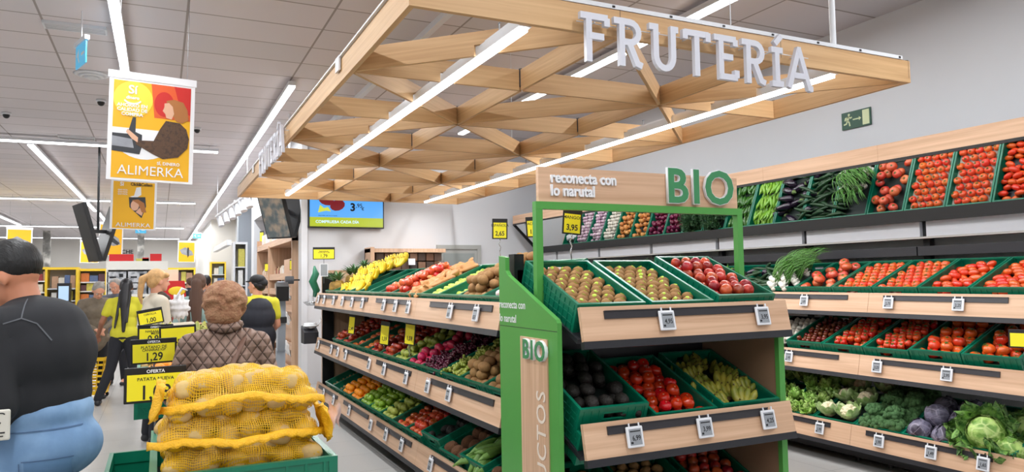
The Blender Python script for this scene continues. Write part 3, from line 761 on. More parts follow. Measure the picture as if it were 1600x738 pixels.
# leafy heads
def leaf(b, base, yaw, tilt, L, wd, curl, ruff=.01, seed=0, n=7, m_=6, fr=9):
    R = random.Random(seed); ph = R.uniform(0,6); vs = []
    Mx = Matrix.Translation(base) @ Matrix.Rotation(yaw,4,'Z')
    x = z = 0; th = tilt
    for i in range(n+1):
        t = i/n; ww = wd*math.sin(PI*min(.97,(t*.86+.10)))**.75
        for j in range(m_+1):
            s_ = (j/m_-.5)*2; e = abs(s_)**2
            rz_ = ruff*(t+.2)*math.sin(fr*s_+ph+t*7)*(e+.2)+.30*ww*e*.5
            vs.append((x-math.sin(th)*rz_, s_*ww/2, z+math.cos(th)*rz_))
        x += math.cos(th)*L/n; z += math.sin(th)*L/n; th += curl/n
    fs = [(i*(m_+1)+j, (i+1)*(m_+1)+j, (i+1)*(m_+1)+j+1, i*(m_+1)+j+1) for i in range(n) for j in range(m_)]
    b.add(vs, fs, True, Mx)
def lettuce(seed, m=None):
    R = random.Random(seed); b = MB()
    for k in range(26):
        t = k/26; leaf(b, Vector((0,0,0)), k*2.4, .25+1.1*(1-t)+0*R.random() if k%2 else 1.35-.9*t, .10+.03*R.random(), .085, 1.4 if k%2 else .9, .014, seed*50+k, fr=11)
    return b.mesh('lettuce', m or fm['lettuce'])
proto('lettuce','lettuce_head','lettuce',[lettuce(1),lettuce(2)],size=.09)
def cauli(seed):
    R = random.Random(seed); c = MB(); l = MB()
    for k in range(40):
        ph = math.acos(1-R.random()*.8); a = R.uniform(0,6.28); d = Vector((math.sin(ph)*math.cos(a), math.sin(ph)*math.sin(a), math.cos(ph)))
        c.ell(Vector((0,0,.03))+d*.052, .019, 8, 6)
    c.ell((0,0,.03), .055, 12, 8)
    for k in range(11): leaf(l, Vector((0,0,-.02)), k*2*PI/11+R.uniform(-.1,.1), .35, .155, .085, 1.1+R.uniform(-.3,.4), .006, seed*20+k)
    return c.mesh('cauliflower', fm['curd']), l.mesh('leaves', fm['leafpale'])
cf = cauli(1); proto('cauli','cauliflower','cauliflower',[cf[0]],[('leaves',cf[1])],size=.08)
def broc(seed):
    R = random.Random(seed); c = MB()
    for k in range(60):
        ph = math.acos(1-R.random()*.95); a = R.uniform(0,6.28); d = Vector((math.sin(ph)*math.cos(a), math.sin(ph)*math.sin(a), math.cos(ph)*.75))
        c.ell(Vector((0,0,.0))+d*.07, R.uniform(.014,.024), 8, 6, None, lump(k,.12,9))
    c.ell((0,0,0), (.07,.07,.05), 10, 7)
    s = MB().cyl((0,0,-.08),(0,0,0),.02,.035,10)
    for k in range(6): s.cyl((0,0,-.04),(.045*math.cos(k),.045*math.sin(k),.01),.009,.012,6)
    return c.mesh('broccoli', fm['broc']), s.mesh('stem', fm['broc_s'])
bc = broc(1); bc2 = broc(2); proto('broc','broccoli','broccoli',[bc[0],bc2[0]],[('stem',bc[1])],size=.08)
def cabb(seed, m, r=.085, nm='red_cabbage'):
    R = random.Random(seed); b = MB()
    b.ell((0,0,0), r*.96, 20, 14, None, lump(seed,.03,4))
    for k in range(8):   # wrapped outer leaves, open at the crown
        a0 = k*2.4; Mx = Matrix.Rotation(a0,4,'Z') @ Matrix.Rotation(R.uniform(.2,.5),4,'Y'); vs = []; n = 8
        for i in range(n+1):
            for j in range(n+1):
                u = (i/n-.5)*2.1; v = (j/n-.5)*1.9; rr = r*(1+.02*k/8+.012*math.sin(5*u+seed)+.22*max(0,abs(v)-.62)*(1+.4*math.sin(9*u))+.10*max(0,abs(u)-.75))
                d = Vector((math.cos(u)*math.cos(v), math.sin(u)*math.cos(v), math.sin(v))); vs.append(d*rr)
        b.add(vs, [(i*(n+1)+j,(i+1)*(n+1)+j,(i+1)*(n+1)+j+1,i*(n+1)+j+1) for i in range(n) for j in range(n)], True, Mx)
    return b.mesh(nm, m)
proto('redcab','red_cabbage','cabbage',[cabb(i,fm['redcab']) for i in (1,2)],size=.085)
def savoy(seed):
    R = random.Random(seed); l = MB(); h = MB()
    for k in range(12): leaf(l, Vector((0,0,-.05)), k*2*PI/12+R.uniform(-.2,.2), .1+R.uniform(0,.3), .20, .17, .8+R.uniform(-.3,.5), .022, seed*30+k, n=8, m_=8, fr=12)
    return cabb(seed, fm['savoy_in'], .095, 'savoy_cabbage'), l.mesh('outer_leaves', fm['savoy'])
sv = savoy(1); sv2 = savoy(4)
proto('savoy','savoy_cabbage','cabbage',[sv[0],sv2[0]],[('outer_leaves',sv[1])],size=.11)
# pineapple
def pineapple():
    b = MB().lathe([(0,-.09),(.04,-.088),(.058,-.06),(.064,0),(.058,.06),(.04,.085),(0,.09)],20,None,True,lambda t,r,z:1+.05*math.sin(8*t+z*90)*math.sin(8*t-z*90))
    l = MB(); R = random.Random(2)
    for k in range(26): leaf(l, Vector((0,0,.08)), k*2.4, 1.35-.8*(k%9)/9, .13+.03*R.random(), .022, -.7, 0, k, n=5, m_=2)
    return b.mesh('pineapple', fm['pine']), l.mesh('crown_leaves', fm['pineleaf'])
pa = pineapple(); proto('pineapple','pineapple','pineapple',[pa[0]],[('crown_leaves',pa[1])],size=.06)
# bags
def bag(m, sx, sy, sz, seed, nm):
    lf = lump(seed,.14,5); l2 = lump(seed+1,.05,13)
    b = MB().ell((0,0,0),(sx,sy,sz),26,16,None,lambda d: lf(d)*l2(d)*(1-.25*max(0,-d.z)))
    b.tube([(sx*.8,0,0),(sx*1.05,0,.01),(sx*1.2,.01,.02),(sx*1.4,0,.05)],[.03,.012,.02,.04],10,True,.4)
    return b.mesh(nm, m)
proto('paperbag','brown_paper_bag','bag',[bag(fm['papery'],.10,.07,.05,i,'brown_paper_bag') for i in (1,2)],size=.06)
proto('filmbag','clear_bag','bag',[bag(fm['bagc'],.09,.06,.03,i,'clear_bag') for i in (3,4)],size=.05)

# ---------------------------------------------------------------- filling
def rot_rand(mode, jit=1.0):
    if mode == 'any': return Euler((rnd.uniform(0,6.28), rnd.uniform(0,6.28), rnd.uniform(0,6.28))).to_matrix().to_4x4()
    if mode == 'up': return (Euler((rnd.gauss(0,.25)*jit, rnd.gauss(0,.25)*jit, rnd.uniform(0,6.28)))).to_matrix().to_4x4()
    if mode == 'lie': return (Euler((rnd.gauss(0,.15)*jit, rnd.gauss(0,.2)*jit, rnd.choice((0,PI))+rnd.gauss(0,.3)*jit))).to_matrix().to_4x4()
    if mode == 'liey': return (Euler((rnd.gauss(0,.15)*jit, rnd.gauss(0,.2)*jit, PI/2+rnd.choice((0,PI))+rnd.gauss(0,.25)*jit))).to_matrix().to_4x4()
    if mode == 'side': return (Matrix.Rotation(rnd.uniform(0,6.28),4,'Z') @ Matrix.Rotation(PI/2+rnd.gauss(0,.3),4,'X') @ Matrix.Rotation(rnd.uniform(0,6.28),4,'Z'))
    return Matrix.Identity(4)
def fill(Mc, kind, label, group, level=.06, dx=None, dy=None, lz=None, layers=1, mode='up', jit=.06, skip=0.0, x=(-.185,.185), y=(.018,.575), rzl=None, inset=.5, part=True, limit=999):
    p = PROTO[kind]; r = p['size']; dx = dx or 2.06*r; dy = dy or dx*.87; lz = lz or 1.5*r
    cnt = 0
    for L in range(layers):
        xa, xb = x[0]+r+(L*inset*dx), x[1]-r-(L*inset*dx)
        ya, yb = y[0]+r+(L*inset*dy), y[1]-r-(L*inset*dy)
        ny = max(1, int((yb-ya)/dy+1e-6)+1); nx = max(1, int((xb-xa)/dx+1e-6)+1)
        sy = (yb-ya)/(ny-1) if ny > 1 else 0; sx = (xb-xa)/(nx-1) if nx > 1 else 0
        for j in range(ny):
            odd = (j+L) % 2; m_ = nx-odd if nx > 1 else 1
            for i in range(m_):
                if rnd.random() < skip*(1 if L == layers-1 else .3): continue
                if cnt >= limit: return
                px = xa+sx*(i+.5*odd)+rnd.uniform(-1,1)*jit*r; py = ya+sy*j+rnd.uniform(-1,1)*jit*r
                z = level+(rzl if rzl is not None else r)+L*lz+rnd.uniform(0,1)*jit*r
                s = rnd.uniform(.94,1.05)
                spawn(kind, Mc @ T(px,py,z) @ rot_rand(mode) @ Matrix.Scale(s,4), label, group, part); cnt += 1
# ================================================================ loading the shelves
cs, sn = math.cos(SL), math.sin(SL)
def crate_M(tier, pos, lip=.045, raise_=0.0):
    """tier ('w',k) right wall, ('i',k) island, ('b',k) organic unit; pos = centre along the shelf"""
    s, k = tier
    if s in 'wi':
        xf, zt = (TIERS_W if s == 'w' else TIERS_I)[k]
        a, b, n = (0,-1,0), (cs,0,sn), (-sn,0,cs)
        top = Vector((xf+.032, pos, zt+lip+raise_))
    else:
        yf, zt = BT[k]; a, b, n = (1,0,0), (0,cs,sn), (0,-sn,cs)
        top = Vector((pos, yf+.032, zt+lip+raise_))
    return frame(top-Vector(n)*CHH, a, b, n)
WT = ['waist high wall tier', 'middle wall tier', 'floor level wall tier']
IT = ['top island tier', 'middle island tier', 'lowest island tier']
BTN = ['top BIO tier', 'middle BIO tier', 'lowest BIO tier']
def plural_desc(d): return d
def load(tier, pos, idx, kind, desc, col='g', level=.075, tcol='d', lip=.045, raise_=0.0, noCrate=False, **kw):
    """desc: adjective + noun of one item"""
    if tier[0] == 'i' and lip == .045: lip = .030
    if tier[0] == 'i' and tier[1] > 0 and level == .075 and kw.get('layers', 1) > 1: level = .095
    tn = {'w':WT,'i':IT,'b':BTN}[tier[0]][tier[1]]
    o_ = {'w':'%s crate from the near end', 'i':'%s crate from the BIO end', 'b':'%s crate from the left'}[tier[0]] % ORD[idx]
    M = crate_M(tier, pos, lip, raise_)
    if not noCrate:
        crate(M, 'of '+desc[1], ', %s, %s' % (o_.replace(' crate',''), tn), col, level, tcol, 'crates on the '+tn)
    if kind:
        lab = '%s in the %s, %s' % (desc[0], o_, tn)
        grp = '%s, %s, %s' % (desc[1], o_, tn)
        fill(M, kind, lab, grp, level=level, **kw)
    return M
def grp_of(desc, o_, tn): return '%s, %s, %s' % (desc, o_, tn)
CP = .4075
WP = [3.165+CP*i for i in range(20)]
# --- right wall, waist-high tier (also what the mirror above shows)
t0 = ('w',0)
load(t0, WP[0], 0, 'plumtom', ('red plum tomato','plum tomatoes'), tcol='k', mode='lie', layers=2, dx=.078, dy=.056, skip=.25, rzl=.027, lz=.035)
load(t0, WP[1], 1, 'plumtom', ('red plum tomato','plum tomatoes'), tcol='k', mode='lie', layers=2, dx=.078, dy=.056, skip=.3, rzl=.027, lz=.035)
load(t0, WP[2], 2, 'tomato_or', ('orange red tomato','round tomatoes'), tcol='w', level=.10, dx=.072)
load(t0, WP[3], 3, 'tomato_or', ('orange red tomato','round tomatoes'), tcol='w', level=.10, dx=.072)
load(t0, WP[4], 4, 'tomato_big', ('large ribbed red tomato','large tomatoes'), level=.09, dx=.10, jit=.12, layers=2, skip=.55, lz=.06)
def so(M, lab, grp):
    for (x, y, z, a) in ((-.11,.04,.14,-.5),(.03,.04,.14,-.6),(-.12,.10,.17,-.6),(.01,.11,.18,-.7),(.11,.12,.15,-.6),(-.08,.17,.21,-.9),(.04,.19,.20,-.7),(-.08,.28,.17,-.6),(.08,.30,.17,-.4)):
        spawn('springonion', M @ T(x, y, z) @ Matrix.Rotation(a+rnd.uniform(-.1,.1),4,'Z') @ Matrix.Rotation(.25,4,'X'), lab, grp)
M = load(t0, WP[5], 5, None, ('','spring onions'))
so(M, 'bunch of white bulbed spring onions with long green leaves, wall shelves', 'spring onion bunches')
load(t0, WP[6], 6, 'cuke', ('dark green cucumber','cucumbers'), mode='lie', dx=.25, dy=.042, layers=3, lz=.034, rzl=.022, x=(-.24,.24), inset=0, skip=.1)
load(t0, WP[7], 7, 'aubergine', ('glossy purple black aubergine','aubergines'), mode='lie', dx=.2, dy=.085, layers=2, lz=.05, rzl=.04, x=(-.23,.23), skip=.2)
load(t0, WP[8], 8, 'pepper', ('pale green long pepper','pale peppers'), mode='liey', dx=.045, dy=.15, layers=3, lz=.026, rzl=.02, inset=.3, jit=.4)
load(t0, WP[9], 9, 'pepper_d', ('dark green pepper','dark green peppers'), mode='liey', dx=.05, dy=.14, layers=2, lz=.03, rzl=.02, inset=.3, jit=.4)
M = load(t0, WP[10], 10, None, ('','green herbs'))
for i in range(2):
    M = crate_M(t0, WP[10+i]) if i else M
    for k in range(7):
        spawn('herb', M @ T(rnd.uniform(-.11,.11), .02+.075*k, .12+.02*(k%3)) @ Matrix.Rotation(rnd.uniform(-.9,.9),4,'Z') @ Matrix.Scale(1.25,4), 'feathery dark green herb bunch on the waist high wall tier, behind the BIO sign', 'herb bunches')
crate(crate_M(t0, WP[11]), 'of green herbs', ', second of the herb crates on the wall shelves', group='crates on the '+WT[0])
for j, (kd, ds) in enumerate([('redonion',('purple red onion','red onions')),('redonion',('purple red onion','red onions')),('onion',('golden brown onion','brown onions')),('onion',('golden brown onion','brown onions')),
        ('garlic',('white garlic bulb','white garlic')),('garlic_p',('purple streaked garlic bulb','purple garlic')),('garlic_p',('purple streaked garlic bulb','purple garlic'))]):
    load(t0, WP[12+j], 12+j, kd, ds, layers=2, dx=.082 if 'onion' in kd else .062, skip=.3, jit=.15, mode='up', lz=.045, level=.085)
M = load(t0, WP[19], 19, None, ('','bagged nuts'))
for k in range(6): spawn('filmbag', M @ T(-.08+.16*(k%2), .10+.17*(k//2), .13) @ Matrix.Rotation(rnd.uniform(-1,1),4,'Z'), 'clear film bag at the far end of the waist high wall tier', 'clear film bags at the far end')
# --- right wall, middle tier
t1 = ('w',1)
load(t1, WP[0], 0, 'tomato_rd', ('large red tomato','large tomatoes'), lip=.075, level=.07, dx=.09, layers=2, skip=.15, lz=.05)
load(t1, WP[1], 1, 'tomato_rd', ('large red tomato','large tomatoes'), lip=.075, level=.07, dx=.09, layers=2, skip=.15, lz=.05)
load(t1, WP[2], 2, 'tomato_vine', ('bright red vine tomato','vine tomatoes'), lip=.06, level=.08, layers=2, skip=.2, jit=.15)
load(t1, WP[3], 3, 'tomato_vine', ('bright red vine tomato','vine tomatoes'), lip=.06, level=.08, layers=2, skip=.2, jit=.15)
load(t1, WP[4], 4, 'darkcherry', ('dark brown red small tomato','dark small tomatoes'), lip=.06, level=.09, layers=2, skip=.3, dx=.052, jit=.2)
load(t1, WP[5], 5, 'garlic', ('white garlic bulb','garlic'), lip=.02, level=.09, layers=2, col='k', dx=.06, skip=.1)
load(t1, WP[6], 6, 'garlic', ('white garlic bulb','garlic'), lip=.02, level=.09, layers=1, dx=.06, skip=.1)
# --- right wall, floor tier
t2 = ('w',2)
def heads(M, kind, lab, grp, nx, ny, z=.15, lay2=None, s=1.0, jit=.015, flip=None, dy=None, y0=.09):
    dx = .36/nx
    for j in range(ny):
        for i in range(nx):
            spawn(kind, M @ T(-.18+dx*(i+.5)+rnd.uniform(-jit,jit), y0+j*(dy or .48/max(1,ny-1) if ny > 1 else 0), z+rnd.uniform(0,.015)) @ rot_rand('up', 1.0) @ Matrix.Scale(s*rnd.uniform(.94,1.06),4), lab, grp)
M = load(t2, WP[0], 0, None, ('','savoy cabbage'), lip=.0)
gl = 'savoy cabbages'
spawn('savoy', M @ T(-.03,.13,.21) @ Euler((.75,.15,.4)).to_matrix().to_4x4() @ Matrix.Scale(1.3,4), 'largest savoy cabbage, pale veined head facing out at the near shelf end', gl)
spawn('savoy', M @ T(.12,.10,.12) @ Euler((.5,.3,1.4)).to_matrix().to_4x4() @ Matrix.Scale(1.05,4), 'savoy cabbage low at the right hand end of the floor tier', gl)
spawn('savoy', M @ T(-.17,.10,.12) @ Euler((.6,-.3,2.4)).to_matrix().to_4x4() @ Matrix.Scale(1.1,4), 'dark crinkled savoy cabbage spilling over beside the red cabbages', gl)
spawn('savoy', M @ T(-.08,.36,.15) @ Euler((.3,.1,3.4)).to_matrix().to_4x4() @ Matrix.Scale(1.0,4), 'savoy cabbage in the shade behind the largest one', gl)
spawn('savoy', M @ T(.12,.36,.15) @ Euler((.3,.2,5.4)).to_matrix().to_4x4() @ Matrix.Scale(1.0,4), 'savoy cabbage at the back right of the cabbage crate', gl)
M = load(t2, WP[1], 1, None, ('','red cabbage'), lip=.0)
gl = 'red cabbages'
for k,(x,y,z,lb) in enumerate([(-.10,.09,.16,'red cabbage at the front left of its crate, beside the broccoli'),(.09,.08,.15,'bluish red cabbage at the front right, beside the savoy leaves'),(-.05,.25,.21,'red cabbage riding on top behind the front pair'),(.12,.27,.17,'bluish red cabbage behind the front right one'),(-.11,.44,.17,'red cabbage in the shade at the back left'),(.09,.45,.17,'red cabbage in the shade at the back right')]):
    spawn('redcab', M @ T(x,y,z) @ rot_rand('up',1.5), lb, gl)
M = load(t2, WP[2], 2, None, ('','broccoli'), lip=.0)
for q in (0,1):
    heads(M, 'broc', 'dark green broccoli head, floor tier, between cauliflowers and red cabbages', 'broccoli heads', 3-q, 4-q, .15+.065*q, s=1.05 if q == 0 else .95, y0=.07+.07*q, jit=.02)
M = load(t2, WP[3], 3, None, ('','cauliflower'), lip=.0)
heads(M, 'cauli', 'cream cauliflower in pale green leaves, floor tier, left of the broccoli', 'cauliflowers', 2, 3, .15, y0=.09, jit=.02, s=1.1)
M = load(t2, WP[4], 4, None, ('','lettuce'), lip=.0)
heads(M, 'lettuce', 'pale green curly lettuce head, floor tier, left of the cauliflowers', 'lettuces beside the cauliflowers', 3, 4, .13, y0=.07, s=1.0)
heads(M, 'lettuce', 'pale green curly lettuce head, floor tier, left of the cauliflowers', 'lettuces beside the cauliflowers', 2, 3, .19, y0=.15, s=.9)
M = load(t2, WP[5], 5, None, ('','lettuce'), lip=.0)
heads(M, 'lettuce', 'pale green curly lettuce head low behind the green edge of the BIO unit', 'lettuces behind the BIO unit', 3, 3, .13, y0=.07, s=1.0)

# --- island
IPm = .4025
IPo = [4.06+IPm*i for i in range(14)]
i0 = ('i',0)
load(i0, IPo[0], 0, 'radish', ('pale pink root','pink roots'), mode='lie', dx=.09, dy=.06, layers=2, rzl=.03, skip=.2, lz=.04)
load(i0, IPo[1], 1, 'kiwi_b', ('large brown kiwi','large kiwis'), mode='lie', dx=.085, dy=.066, layers=3, lz=.05, level=.10, skip=.05, inset=.35)
load(i0, IPo[2], 2, 'lime', ('small pale green fruit','small green fruit'), level=.07, layers=1, dx=.058, skip=.15)
Mf_ = crate_M(i0, IPo[2])
for k in range(3): spawn('filmbag', Mf_ @ T(.09, .2+.12*k, .15) @ Matrix.Rotation(k*1.3,4,'Z') @ Matrix.Scale(.8,4), 'crumpled white film beside the heap of large kiwis', 'crumpled white film')
load(i0, IPo[3], 3, 'lime', ('small pale green fruit','small green fruit'), level=.09, layers=1, dx=.058, skip=.1)
M = load(i0, IPo[4], 4, None, ('','paper bags'))
for k in range(8): spawn('paperbag', M @ T(-.09+.18*(k%2), .08+.14*(k//2), .14+.01*(k//2)) @ Matrix.Rotation(rnd.uniform(0,6.28),4,'Z'), 'crumpled brown paper bag of fruit, left of the small green fruit', 'brown paper bags on the top tier')
load(i0, IPo[5], 5, 'apple_r', ('red apple','red apples'), layers=3, level=.08, skip=.08, lz=.05, inset=.4)
load(i0, IPo[6], 6, 'apple_r', ('red apple','red apples'), layers=2, level=.08, skip=.1, lz=.05, inset=.4, limit=44)
load(i0, IPo[7], 7, 'kiwi', ('small brown kiwi','small kiwis'), level=.05, skip=.45, mode='lie', dx=.08)
load(i0, IPo[8], 8, 'kiwi', ('small brown kiwi','small kiwis'), level=.05, skip=.45, mode='lie', dx=.08)
for q in (9,10,11):
    M = load(i0, IPo[q], q, None, ('','bananas'))
    for k in range(7 if q < 11 else 6):
        y = .06+.085*k
        for e, xx in enumerate((-.09,.09)):
            spawn('bananas', M @ T(xx+rnd.uniform(-.02,.02), y, .10+.03*min(3,k)+.03*(q != 11)) @ Matrix.Rotation(PI/2+rnd.uniform(-.5,.5)+PI*(e==9),4,'Z') @ Matrix.Rotation(rnd.uniform(-.35,.1),4,'Y'), 'hand of ripe yellow bananas heaped near the far end of the island', 'ripe banana hands')
M = load(i0, IPo[12], 12, None, ('','pineapples'))
for k,(x,y) in enumerate([(-.08,.09),(.08,.12),(-.06,.3),(.09,.32),(0,.48)]):
    spawn('pineapple', M @ T(x,y,.15) @ Matrix.Rotation(-.35,4,'X') @ Matrix.Rotation(k,4,'Z'), 'pineapple standing at the far end of the island', 'pineapples')
i1 = ('i',1)
fills1 = [('kiwi_b',('large brown kiwi','large kiwis'),dict(mode='lie',dx=.085,dy=.066,layers=2,lz=.05)),
 ('kiwi_b',('large brown kiwi','large kiwis'),dict(mode='lie',dx=.085,dy=.066,layers=3,lz=.05,inset=.35)),
 ('grapes_g',('green grape bunch','green grapes'),dict(mode='lie',dx=.12,dy=.075,layers=2,lz=.03,jit=.2)),
 ('grapes_r',('dark red grape bunch','dark grapes'),dict(mode='lie',dx=.12,dy=.075,layers=2,lz=.03,jit=.2)),
 ('dragon',('bright pink fruit','pink fruit'),dict(mode='lie',dx=.1,dy=.075,layers=2,lz=.045,skip=.2)),
 ('pear',('yellow green pear','pears'),dict(mode='lie',dx=.1,dy=.07,layers=2,lz=.045,skip=.15)),
 ('nect',('dark red nectarine','nectarines'),dict(layers=2,lz=.045,skip=.15)),
 ('tomato_big',('red fruit','red fruit'),None),
 ('peach',('orange red peach','peaches'),dict(layers=1,skip=.2)),
 ('peach',('orange red peach','peaches'),dict(layers=1,skip=.2)),
 ('nect',('dark red nectarine','nectarines'),dict(layers=2,skip=.2)),
 ('nect',('dark red nectarine','nectarines'),dict(layers=2,skip=.2))]
for i,(kd,ds,kw) in enumerate(fills1):
    if kw is None: kd, ds, kw = 'nect', ('dark red nectarine','nectarines'), dict(layers=2, skip=.2)
    load(i1, IPo[i], i, kd, ds, **kw)
i2 = ('i',2)
fills2 = [('coco',('brown coconut','coconuts'),dict(dx=.115,skip=.1)),
 ('bean',('green corn cob','corn cobs'),dict(mode='liey',dx=.06,dy=.2,layers=2,lz=.04,jit=.3,lip=.07)),
 ('coco',('brown coconut','coconuts'),dict(dx=.12,skip=.25)),
 ('avo',('dark avocado','avocados'),dict(mode='liey',dx=.075,dy=.105,skip=.2,lip=.08)),
 ('apple_r',('orange red apple','apples'),dict(layers=2,lz=.05,skip=.1)),
 ('apple_r',('orange red apple','apples'),dict(layers=1,skip=.2,limit=20)),
 ('pear',('yellow green pear','pears'),dict(mode='lie',dx=.1,dy=.07,layers=2,lz=.045)),
 ('apple_g',('green apple','green apples'),dict(layers=2,lz=.05,skip=.02)),
 ('apple_g',('green apple','green apples'),dict(layers=2,lz=.05,skip=.02)),
 ('orange',('orange','oranges'),dict(layers=2,lz=.05)),
 ('orange',('orange','oranges'),dict(layers=2,lz=.05)),
 ('nut',('brown nut','nuts'),dict(dx=.05,layers=1)),
 ('nut',('brown nut','nuts'),dict(dx=.05,layers=1))]
for i,(kd,ds,kw) in enumerate(fills2): load(i2, IPo[i], i, kd, ds, **kw)
# --- organic unit
b0, b1, b2 = ('b',0), ('b',1), ('b',2)
BPX = [2.01, 2.448, 2.888]
load(b0, BPX[0], 0, 'kiwi_s', ('brown kiwi with a green sticker','kiwis'), lip=.012, level=.09, mode='lie', dx=.074, dy=.056, jit=.10, x=(-.180,.180))
load(b0, BPX[1], 1, 'kiwi_s', ('brown kiwi with a green sticker','kiwis'), lip=.012, level=.09, mode='lie', dx=.074, dy=.056, jit=.10, x=(-.180,.180))
load(b0, BPX[2], 2, 'nect', ('dark red nectarine','nectarines'), lip=.035, level=.075, layers=2, dx=.068, skip=.15, jit=.15, mode='any', lz=.045, inset=.6)
Mlow = crate_M(b1, 2.01, -.06)
crate(Mlow, 'under the avocado crate', ' on the middle BIO tier', level=0, group='crates on the '+BTN[1])
load(b1, BPX[0], 0, 'avo', ('dark knobbly avocado','avocados'), lip=.062, level=.07, mode='liey', dx=.075, dy=.09, layers=2, skip=.12, lz=.045, jit=.2, inset=.3)
load(b1, BPX[1], 1, 'tomato_bio', ('deep red shiny tomato','red tomatoes'), lip=.0, level=.07, dx=.074, layers=2, skip=.2, jit=.15, lz=.045)
M = load(b1, BPX[2], 2, None, ('','green bananas'), lip=.01)
for k in range(18):
    spawn('bananas_g', M @ T(-.11+.10*(k%3)+rnd.uniform(-.02,.02), .05+.085*(k//3), .085+.02*(k%2)) @ Matrix.Rotation(PI/2+rnd.uniform(-2.2,2.2),4,'Z') @ Matrix.Rotation(rnd.uniform(-.2,.1),4,'Y'), 'small hand of green yellow bananas on the middle BIO tier', 'green banana hands')
load(b2, BPX[0], 0, 'kiwi', ('brown kiwi','kiwis'), lip=.0, level=.07, mode='lie', dx=.074, dy=.056)
load(b2, BPX[1], 1, 'kiwi', ('brown kiwi','kiwis'), lip=.0, level=.07, mode='lie', dx=.074, dy=.056, layers=2)
load(b2, BPX[2], 2, 'nect', ('dark red nectarine','nectarines'), lip=.0, level=.07, layers=2)

# ---------------------------------------------------------------- price labels
def wl(k, y, price, what, s=1.0):
    xf, zt = TIERS_W[k]; Mf = frame((xf, y, zt), (0,-1,0), (1,0,0), (0,0,1)) @ Matrix.Rotation(-math.atan2(TILT,FH),4,'X')
    esl(Mf @ T(0,-.014,-.085), price, what, 'price labels on the wall shelves', s)
def il(k, y, what, price=None):
    xf, zt = TIERS_I[k]; Mf = frame((xf, y, zt), (0,-1,0), (1,0,0), (0,0,1)) @ Matrix.Rotation(-math.atan2(TILT,FH),4,'X')
    esl(Mf @ T(0,-.014,-.085), price, what, 'price labels on the fruit island')
for y, p_, wh in ((4.83,'1,85','below the large tomatoes'),(3.98,'2,75','reading 2,75 under the round tomatoes'),(3.41,'2,25','reading 2,25 under the plum tomatoes')): wl(0, y, p_, wh)
for y, p_, wh in ((4.90,'1,45','under the dark small tomatoes'),(4.0,'3,25','reading 3,25 under the vine tomatoes'),(3.43,'2,95','reading 2,95 under the large red tomatoes')): wl(1, y, p_, wh)
for y, p_, wh in ((4.47,'1,95','below the cauliflowers'),(3.91,'1,95','below the broccoli'),(3.49,'1,49','reading 1,49 below the red cabbages'),(3.12,'1,65','reading 1,65 below the savoy cabbages')): wl(2, y, p_, wh)
for k, ps in ((0, (9.17,8.82,8.30,7.85,7.42,7.0,6.25,5.9,5.55,4.63,4.18)), (1, (9.17,8.42,8.08,7.7,6.75,6.25,5.62,5.1,4.67)), (2, (8.85,8.3,7.55,6.7,6.2,5.75,5.05))):
    for n_, y in enumerate(ps): il(k, y, 'on the %s, %s from its far end' % (IT[k], ORD[n_]))
def bl(k, x, price):
    R = BR[k]; esl(R @ T(x-BX0, -.014, -.085), price, 'reading %s on the %s' % (price, BTN[k]), 'price labels on the BIO unit', 1.08)
bl(0, 2.285, '4,95'); bl(0, 2.92, '3,95'); bl(1, 2.07, '6,99'); bl(1, 2.50, '3,99'); bl(1, 2.93, '4,25')
# ================================================================ timber canopy
cx0, cxs, cy0, cys = 1.02, 1.1333, 3.13, 1.153
NXc, NYc = 3, 7
ZB, ZT = 2.80, 2.94
cano = empty('timber_canopy', (2.72, 7.1, ZB), 0, 'large hanging lattice canopy of pale timber boards over the fruit displays', 'canopy')
def cp(i, j): return Vector((cx0+cxs*i-2.72, cy0+cys*j-7.1, 0))
LX = (1.63-2.72, 3.81-2.72)      # the two light lines
TB = .022
def board(p0, p1, name='lattice_board', z0=0.0, z1=ZT-ZB, t=TB):
    """a board on edge, notched where a light line passes below it"""
    p0 = Vector(p0); p1 = Vector(p1); d = p1-p0; L = d.length; d.normalize()
    n = Vector((-d.y, d.x, 0)); M = Matrix((d, n, Vector((0,0,1)))).transposed().to_4x4(); M.translation = p0
    cuts = []
    for lx in LX:
        if abs(d.x) > .2:
            s = (lx-p0.x)/d.x
            if .05 < s < L-.05: cuts.append((s, .05/abs(d.x)))
    b = MB(); x = 0
    for s, hw in sorted(cuts):
        b.box(x, s-hw, -t/2, t/2, z0, z1); b.box(s-hw, s+hw, -t/2, t/2, z0+.062, z1); x = s+hw
    b.box(x, L, -t/2, t/2, z0, z1)
    b2 = MB(); b2.v = b.v; b2.f = b.f; b2.sm = b.sm
    o = b2.build(name, O('x'), cano); o.matrix_local = M
    return o
W_, H_ = cxs*NXc, cys*NYc
e0, e1 = cp(0,0), cp(NXc,NYc)
def rim(p0, p1, off):
    p0 = Vector(p0); p1 = Vector(p1); d = (p1-p0).normalized(); n = Vector((-d.y, d.x, 0))
    M = Matrix((d, n, Vector((0,0,1)))).transposed().to_4x4(); M.translation = p0
    L = (p1-p0).length
    o = MB().box(0, L, -.015, .015, -.0, .145).build('rim_board', O('x'), cano); o.matrix_local = M
rim(cp(0,0)-Vector((.015,0,0)), cp(NXc,0)+Vector((.015,0,0)), 0); rim(cp(0,NYc)-Vector((.015,0,0)), cp(NXc,NYc)+Vector((.015,0,0)), 0)
rim(cp(0,0)+Vector((0,.016,0)), cp(0,NYc)-Vector((0,.016,0)), 0); rim(cp(NXc,0)+Vector((0,.016,0)), cp(NXc,NYc)-Vector((0,.016,0)), 0)
